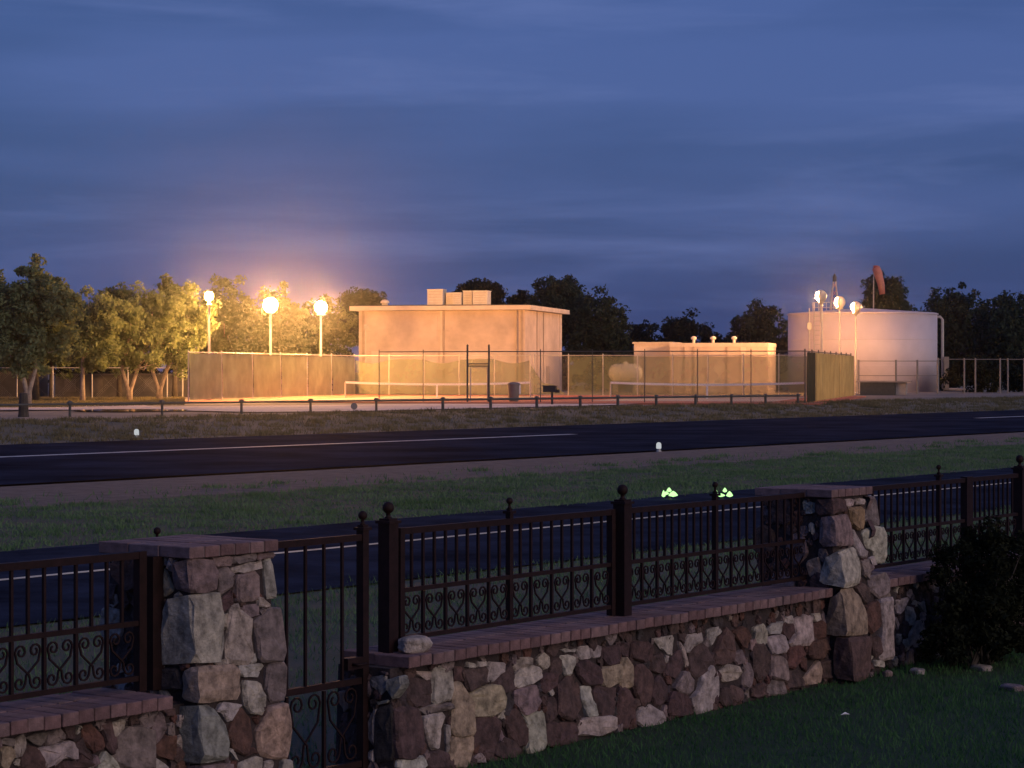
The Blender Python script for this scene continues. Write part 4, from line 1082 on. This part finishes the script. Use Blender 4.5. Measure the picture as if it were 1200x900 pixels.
b = MB(); fbox(b, o2, aX2(843), aX2(844.2), -.12, -.05, g2+1, g2+1.1); b.build('handle', 'galv', d)
for x, lb in ((807, 'left white roof vent of the small building'), (830, 'middle white roof vent of the small building'), (855, 'right white roof vent of the small building')):
    c = frame(o2, aX2(x), 3, h2); t = thing('roof_vent', c, lb, 'vent', 'roof vents')
    b = MB(); b.lathe(c, [(.12, 0), (.12, .35)], 10); b.build('pipe', 'unit_white', t, True)
    b = MB(); b.lathe(c, [(.2, .33), (.24, .38), (.24, .52), (.1, .60), (.001, .61)], 12); b.build('cap', 'unit_white', t, True)
# pale horizontal gas tank behind the screen
c = at(733, 437, 180.); gg = float(gh(c[0], c[1])); t = thing('gas_tank', (c[0], c[1], gg), 'pale rounded gas tank seen through the green screen', 'tank')
prof = []
path = [c+E2*x for x in (-1.35, -1.28, -1.1, -.8, .8, 1.1, 1.28, 1.35)]; rr = [.05, .35, .60, .72, .72, .60, .35, .05]
b = MB(); b.tube(path, rr, 18); b.build('shell', 'unit_white', t, True)
for s in (-.8, .8): b = MB(); b.box(np.array((c[0], c[1], 0))+E2*s+ZD*((c[2]-.55+gg)/2), .12, .45, (c[2]-.55-gg)/2, ANG2); b.build('leg', 'concrete', t)
b = MB(); b.lathe(c+ZD*.70, [(.18, 0), (.18, .14), (.1, .2), (.001, .21)], 10); b.build('dome', 'unit_white', t)
# water tank
YT = 208.; XT = (1010.5-600)/F*YT; gT = float(gh(XT, YT)); RT = 86.5/F*YT; hT = HC+(HOR-367)/F*(YT-RT)
t = thing('water_tank', (XT, YT, gT), 'big pale cylindrical water tank, orange-lit on its left side', 'water tank')
cT = np.array((XT, YT, 0.))
b = MB(); b.lathe(cT, [(RT, gT-.3), (RT, hT)], 96); b.build('shell', 'tank_paint', t, True)
b = MB(); b.lathe(cT, [(RT+.10, hT), (RT+.10, hT+.10), (RT-.1, hT+.16), (.3, hT+.62), (.001, hT+.66)], 96); b.build('roof', 'tank_paint', t)
for k in (1, 2):
    z = gT+(hT-gT)*k/3; b = MB(); b.lathe(cT, [(RT+.004, z-.03), (RT+.018, z-.02), (RT+.018, z+.02), (RT+.004, z+.03)], 96); b.build('weld_seam', 'tank_paint', t, True)
def tp_(x, dr=.2):
    s = ((x-600)/F*YT-XT)/RT; a = math.asin(max(-1, min(1, s))); return np.array((XT+(RT+dr)*math.sin(a), YT-(RT+dr)*math.cos(a), 0))
la, lb_ = tp_(948, .22), tp_(956, .22); lad = MB()
for q in (la, lb_): lad.tube([q+ZD*(gT+.5), q+ZD*(hT+1.0)], .035, 6)
ladder = lad.build('ladder', 'galv', t)
for k in range(16):
    z = gT+.8+k*.42; b = MB(); b.tube([la+ZD*z, lb_+ZD*z], .02, 5); b.build('rung', 'galv', ladder)
b = MB(); q = tp_(943.5, .25); b.tube([q+ZD*gT, q+ZD*(hT+.5)], .05, 6); b.build('riser_pipe', 'galv', t)
b = MB(); b.box(q+ZD*(hT-1.1), .2, .12, .3, 0); b.build('control_box', 'galv', t)
hr = [tp_(x, -.15) for x in (944, 950, 958, 966, 975)]
for q in hr: b = MB(); b.tube([q+ZD*hT, q+ZD*(hT+1.0)], .03, 5); b.build('handrail_post', 'galv', t)
for h in (.55, 1.0): b = MB(); b.tube([q+ZD*(hT+h) for q in hr], .028, 5); b.build('handrail', 'galv', t)
q = tp_(948.5, -.6); b = MB(); b.tube([q+ZD*hT, q+ZD*(hT+2.0)], .05, 6); b.build('antenna', 'pole_white', t)
pr = cT+np.array((RT+.25, -.6, 0)); b = MB()
b.tube([cT+np.array((RT-.3, -.6, hT-.18)), pr+np.array((.0, 0, hT-.18)), pr+np.array((.22, 0, hT-.42)), pr+np.array((.22, 0, gT+.5)), pr+np.array((.3, -.1, gT+.15)), pr+np.array((2.6, -.6, gT+.12))], .13, 8)
b.build('overflow_pipe', 'pole_white', t, True)
b = MB(); fb = pr+np.array((.5, -.3, gT+1.6)); b.box(fb, .22, .2, 1.5, 0); b.build('valve_cabinet', 'plastic_grey', t)
# box / culvert and slab in front of the tank
c = at(1036, 462, 178.); gg = float(gh(c[0], c[1])); t = thing('flat_trailer', (c[0], c[1], gg), 'low flat-topped grey slab box in front of the tank', 'platform')
b = MB(); b.box(np.array((c[0], c[1], gg+1.02)), 2.1, 1.2, .06, ANG2); b.build('deck', 'concrete', t)
b = MB(); b.box(np.array((c[0]-.45, c[1], gg+.46)), 1.35, .9, .5, ANG2); b.build('body', 'galv_dark', t)
b = MB(); b.box(np.array((c[0]+1.35, c[1]-.1, gg+.46)), .4, 1.0, .49, ANG2); b.build('end_block', 'concrete', t)
# lattice mast and windsock behind the tank
c = at(978, 434, 236.); gg = float(gh(c[0], c[1])); z1 = HC+(HOR-330)/F*236; t = thing('lattice_mast', (c[0], c[1], gg), 'slim pale lattice mast with a dark tip behind the tank', 'mast')
b = MB()
wz = lambda z: .46-.34*max(0, (z-z1+3.4)/3.4) if z > z1-3.4 else .46
for sx, sy in ((-1, -1), (1, -1), (1, 1), (-1, 1)):
    b.tube([np.array((c[0]+sx*wz(z), c[1]+sy*wz(z), z)) for z in (gg, z1-3.4, z1)], .055, 5)
mst = b.build('leg_frame', 'pole_white', t)
z = gg+.4; k = 0
while z < z1-.7:
    for sx, sy, tx, ty in ((-1, -1, 1, -1), (1, -1, 1, 1), (1, 1, -1, 1), (-1, 1, -1, -1)):
        b = MB(); s = 1 if k % 2 else -1; a_, b2 = (z, z+.7) if s > 0 else (z+.7, z)
        b.tube([np.array((c[0]+sx*wz(a_), c[1]+sy*wz(a_), a_)), np.array((c[0]+tx*wz(b2), c[1]+ty*wz(b2), b2))], .03, 4); b.build('brace', 'orange_cloth' if z > z1-6 else 'pole_white', t)
    z += .7; k += 1
b = MB(); b.lathe(np.array((c[0], c[1], z1)), [(.16, 0), (.2, .1), (.2, .5), (.05, .8), (.001, .85)], 10); b.build('beacon', 'galv_dark', t)
c = at(1029, 434, 240.); gg = float(gh(c[0], c[1])); zt = HC+(HOR-316)/F*240; t = thing('windsock', (c[0], c[1], gg), 'faded orange windsock hanging limp on a mast above the trees', 'windsock')
b = MB(); b.tube([np.array((c[0]-.55, c[1], gg-.1)), np.array((c[0]-.45, c[1], zt+.3))], [.10, .05], 8); b.build('mast', 'galv', t)
b = MB(); b.tube([np.array((c[0]-.45, c[1], zt+.1)), np.array((c[0]-.2, c[1], zt+.15)), np.array((c[0]-.05, c[1], zt-.1))], .34, 12); b.build('hoop', 'red_paint', t, True)
b = MB(); b.tube([np.array((c[0]-.25, c[1], zt+.25)), np.array((c[0]+.0, c[1], zt-.35)), np.array((c[0]+.30, c[1], zt-1.5)), np.array((c[0]+.45, c[1], zt-2.6))], [.42, .46, .38, .30], 14); b.build('sock', 'orange_cloth', t, True)
# right-hand yard fence
def yard_fence(name, xs, Y0, slope, top, label, m, rails=(1.,), r=.06, grp='chain-link yard fences', mesh=True):
    P = []
    for x in xs:
        t_ = (x-600)/F; Y = Y0/(1-slope*t_) if slope else Y0; p = np.array((t_*Y, Y, 0)); p[2] = float(gh(p[0], p[1])); P.append(p)
    H = HC+(HOR-top)/F*Y0-P[0][2]
    t = thing(name, P[len(P)//2], label, 'fence', grp)
    for p in P: b = MB(); b.tube([p-ZD*.1, p+ZD*(H+.1)], r, 7); b.build('post', m, t)
    for q in rails: b = MB(); b.tube([p+ZD*H*q for p in P], .03, 5); b.build('rail', m, t)
    if mesh:
        b = MB()
        for i in range(len(P)-1):
            d = P[i+1]-P[i]; ln = np.linalg.norm(d)
            for k in range(int(ln/.16)):
                q = k*.16/ln
                for sgn in (1, -1):
                    e = q+sgn*H/ln
                    if 0 <= e <= 1: b.tube([P[i]+d*q+ZD*.03, P[i]+d*e+ZD*H], .003, 3, False)
        b.build('chain_link', m, t, kind='stuff')
    return t
yard_fence('yard_fence', (1006, 1050, 1075, 1099), 186, 0, 423, 'yard fence and small gate in front of the pale tank', 'plastic_grey', (1., .55), .085)
yard_fence('yard_fence', (1099.5, 1130, 1143, 1172, 1181, 1200, 1225, 1250), 190, 0, 421, 'chain-link yard fence right of the tank', 'plastic_grey', (1.,), .07)
b = MB(); P = []
# left yard: fence, shed, wall, wet drive
yard_fence('yard_fence', (-60, 20, 62, 108, 150, 196, 214), 166, 0, 431, 'chain-link yard fence behind the left trees', 'galv', (1.,), .05)
c = at(140, 434, 182.); gg = float(gh(c[0], c[1])); t = thing('low_shed', (c[0], c[1], gg), 'long low grey shed behind the left trees', 'shed')
b = MB(); b.box(np.array((c[0]+.6, c[1], gg+.7)), 5.4, 1.8, 1.0, 0); b.build('wall', 'shed_wall', t)
b = MB(); b.box(np.array((c[0]+.6, c[1], gg+1.76)), 5.7, 2.1, .06, 0); b.build('roof', 'shed_roof', t)
for k in range(5): b = MB(); b.box(np.array((c[0]-3.6+k*2.1, c[1]-1.84, gg+.9)), .45, .04, .5, 0); b.build('window', 'shed_roof', t)
c = at(-10, 434, 184.); gg = float(gh(c[0], c[1])); t = thing('low_shed', (c[0], c[1], gg), 'dark shed at the left edge behind the large tree', 'shed')
b = MB(); b.box(np.array((c[0], c[1], gg+1.0)), 4.2, 1.8, 1.2, 0); b.build('wall', 'shed_wall', t)
b = MB(); b.box(np.array((c[0], c[1], gg+2.26)), 4.5, 2.1, .06, 0); b.build('roof', 'shed_roof', t)
# dark band round the big tree's foot
p = np.array(((31-600)/F*96, 96., 0)); p[2] = float(gh(p[0], p[1])); t = thing('dark_stump', p+np.array((0, -.35, 0)), 'dark stump standing at the foot of the large left tree', 'stump')
b = MB(); b.lathe(p+np.array((-.05, -.35, 0)), [(.24, -.05), (.22, .1), (.20, .6), (.16, .95), (.001, .98)], 10); b.build('body', 'bark_dark', t)
# wet drive, ground sheet coloured as if lamplit, and grass in the left yard
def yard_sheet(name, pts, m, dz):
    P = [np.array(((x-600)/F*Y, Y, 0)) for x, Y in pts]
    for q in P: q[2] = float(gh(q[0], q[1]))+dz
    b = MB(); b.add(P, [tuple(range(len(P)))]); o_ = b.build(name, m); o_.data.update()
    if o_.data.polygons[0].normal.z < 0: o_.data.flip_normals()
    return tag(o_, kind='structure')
yard_sheet('lamplit_sheet', [(-60, 112), (60, 111), (160, 110.5), (300, 104), (420, 107), (560, 115), (700, 124), (760, 131), (600, 134.5), (400, 136.2), (222, 136.6), (150, 134), (60, 131), (-60, 128)], 'lamplit_ground', .012)  # pale colour stands in for lamplight on drive and ground before the courts
yard_sheet('puddle', [(85, 106), (140, 104.5), (215, 107), (222, 109.5), (170, 111), (120, 110.5), (90, 109)], 'water', .018)
def yard_grass(name, x0, x1, Y0, Y1, n, label):
    xs = rng.uniform(x0, x1, n); Ys = rng.uniform(Y0, Y1, n); X = (xs-600)/F*Ys; Z = gh(X, Ys)
    h = rng.uniform(.06, .22, n); a = rng.uniform(0, 6.28, n); b_ = np.stack([X, Ys, Z-.05], 1); d = np.stack([np.cos(a), np.sin(a), 0*a], 1)*.03
    tip = b_+np.stack([rng.normal(0, .06, n), rng.normal(0, .06, n), h+.05], 1)
    tag(bulk(name, np.stack([b_-d, b_+d, tip], 1).reshape(-1, 3), 3, 'dry_blade', None, 'stuff'), label, 'grass')
yard_grass('yard_grass', -60, 216, 126, 170, 30000, 'rough lit grass under the left trees')

# ================================================================== thin air volume added to put a glow round the lamps
m = bpy.data.materials.new('glow_haze'); m.use_nodes = True; t_ = m.node_tree; t_.nodes.clear()
o_ = t_.nodes.new('ShaderNodeOutputMaterial'); pv = t_.nodes.new('ShaderNodeVolumePrincipled'); pv.inputs['Density'].default_value = .00016
pv.inputs['Color'].default_value = (.92, .92, .95, 1); pv.inputs['Anisotropy'].default_value = .965
t_.links.new(pv.outputs[0], o_.inputs['Volume'])
b = MB(); b.box(W(200, 300, 9.2), 1700, 1600, 11.2, ANG); hz = b.build('glow_haze', m); hz['kind'] = 'stuff'
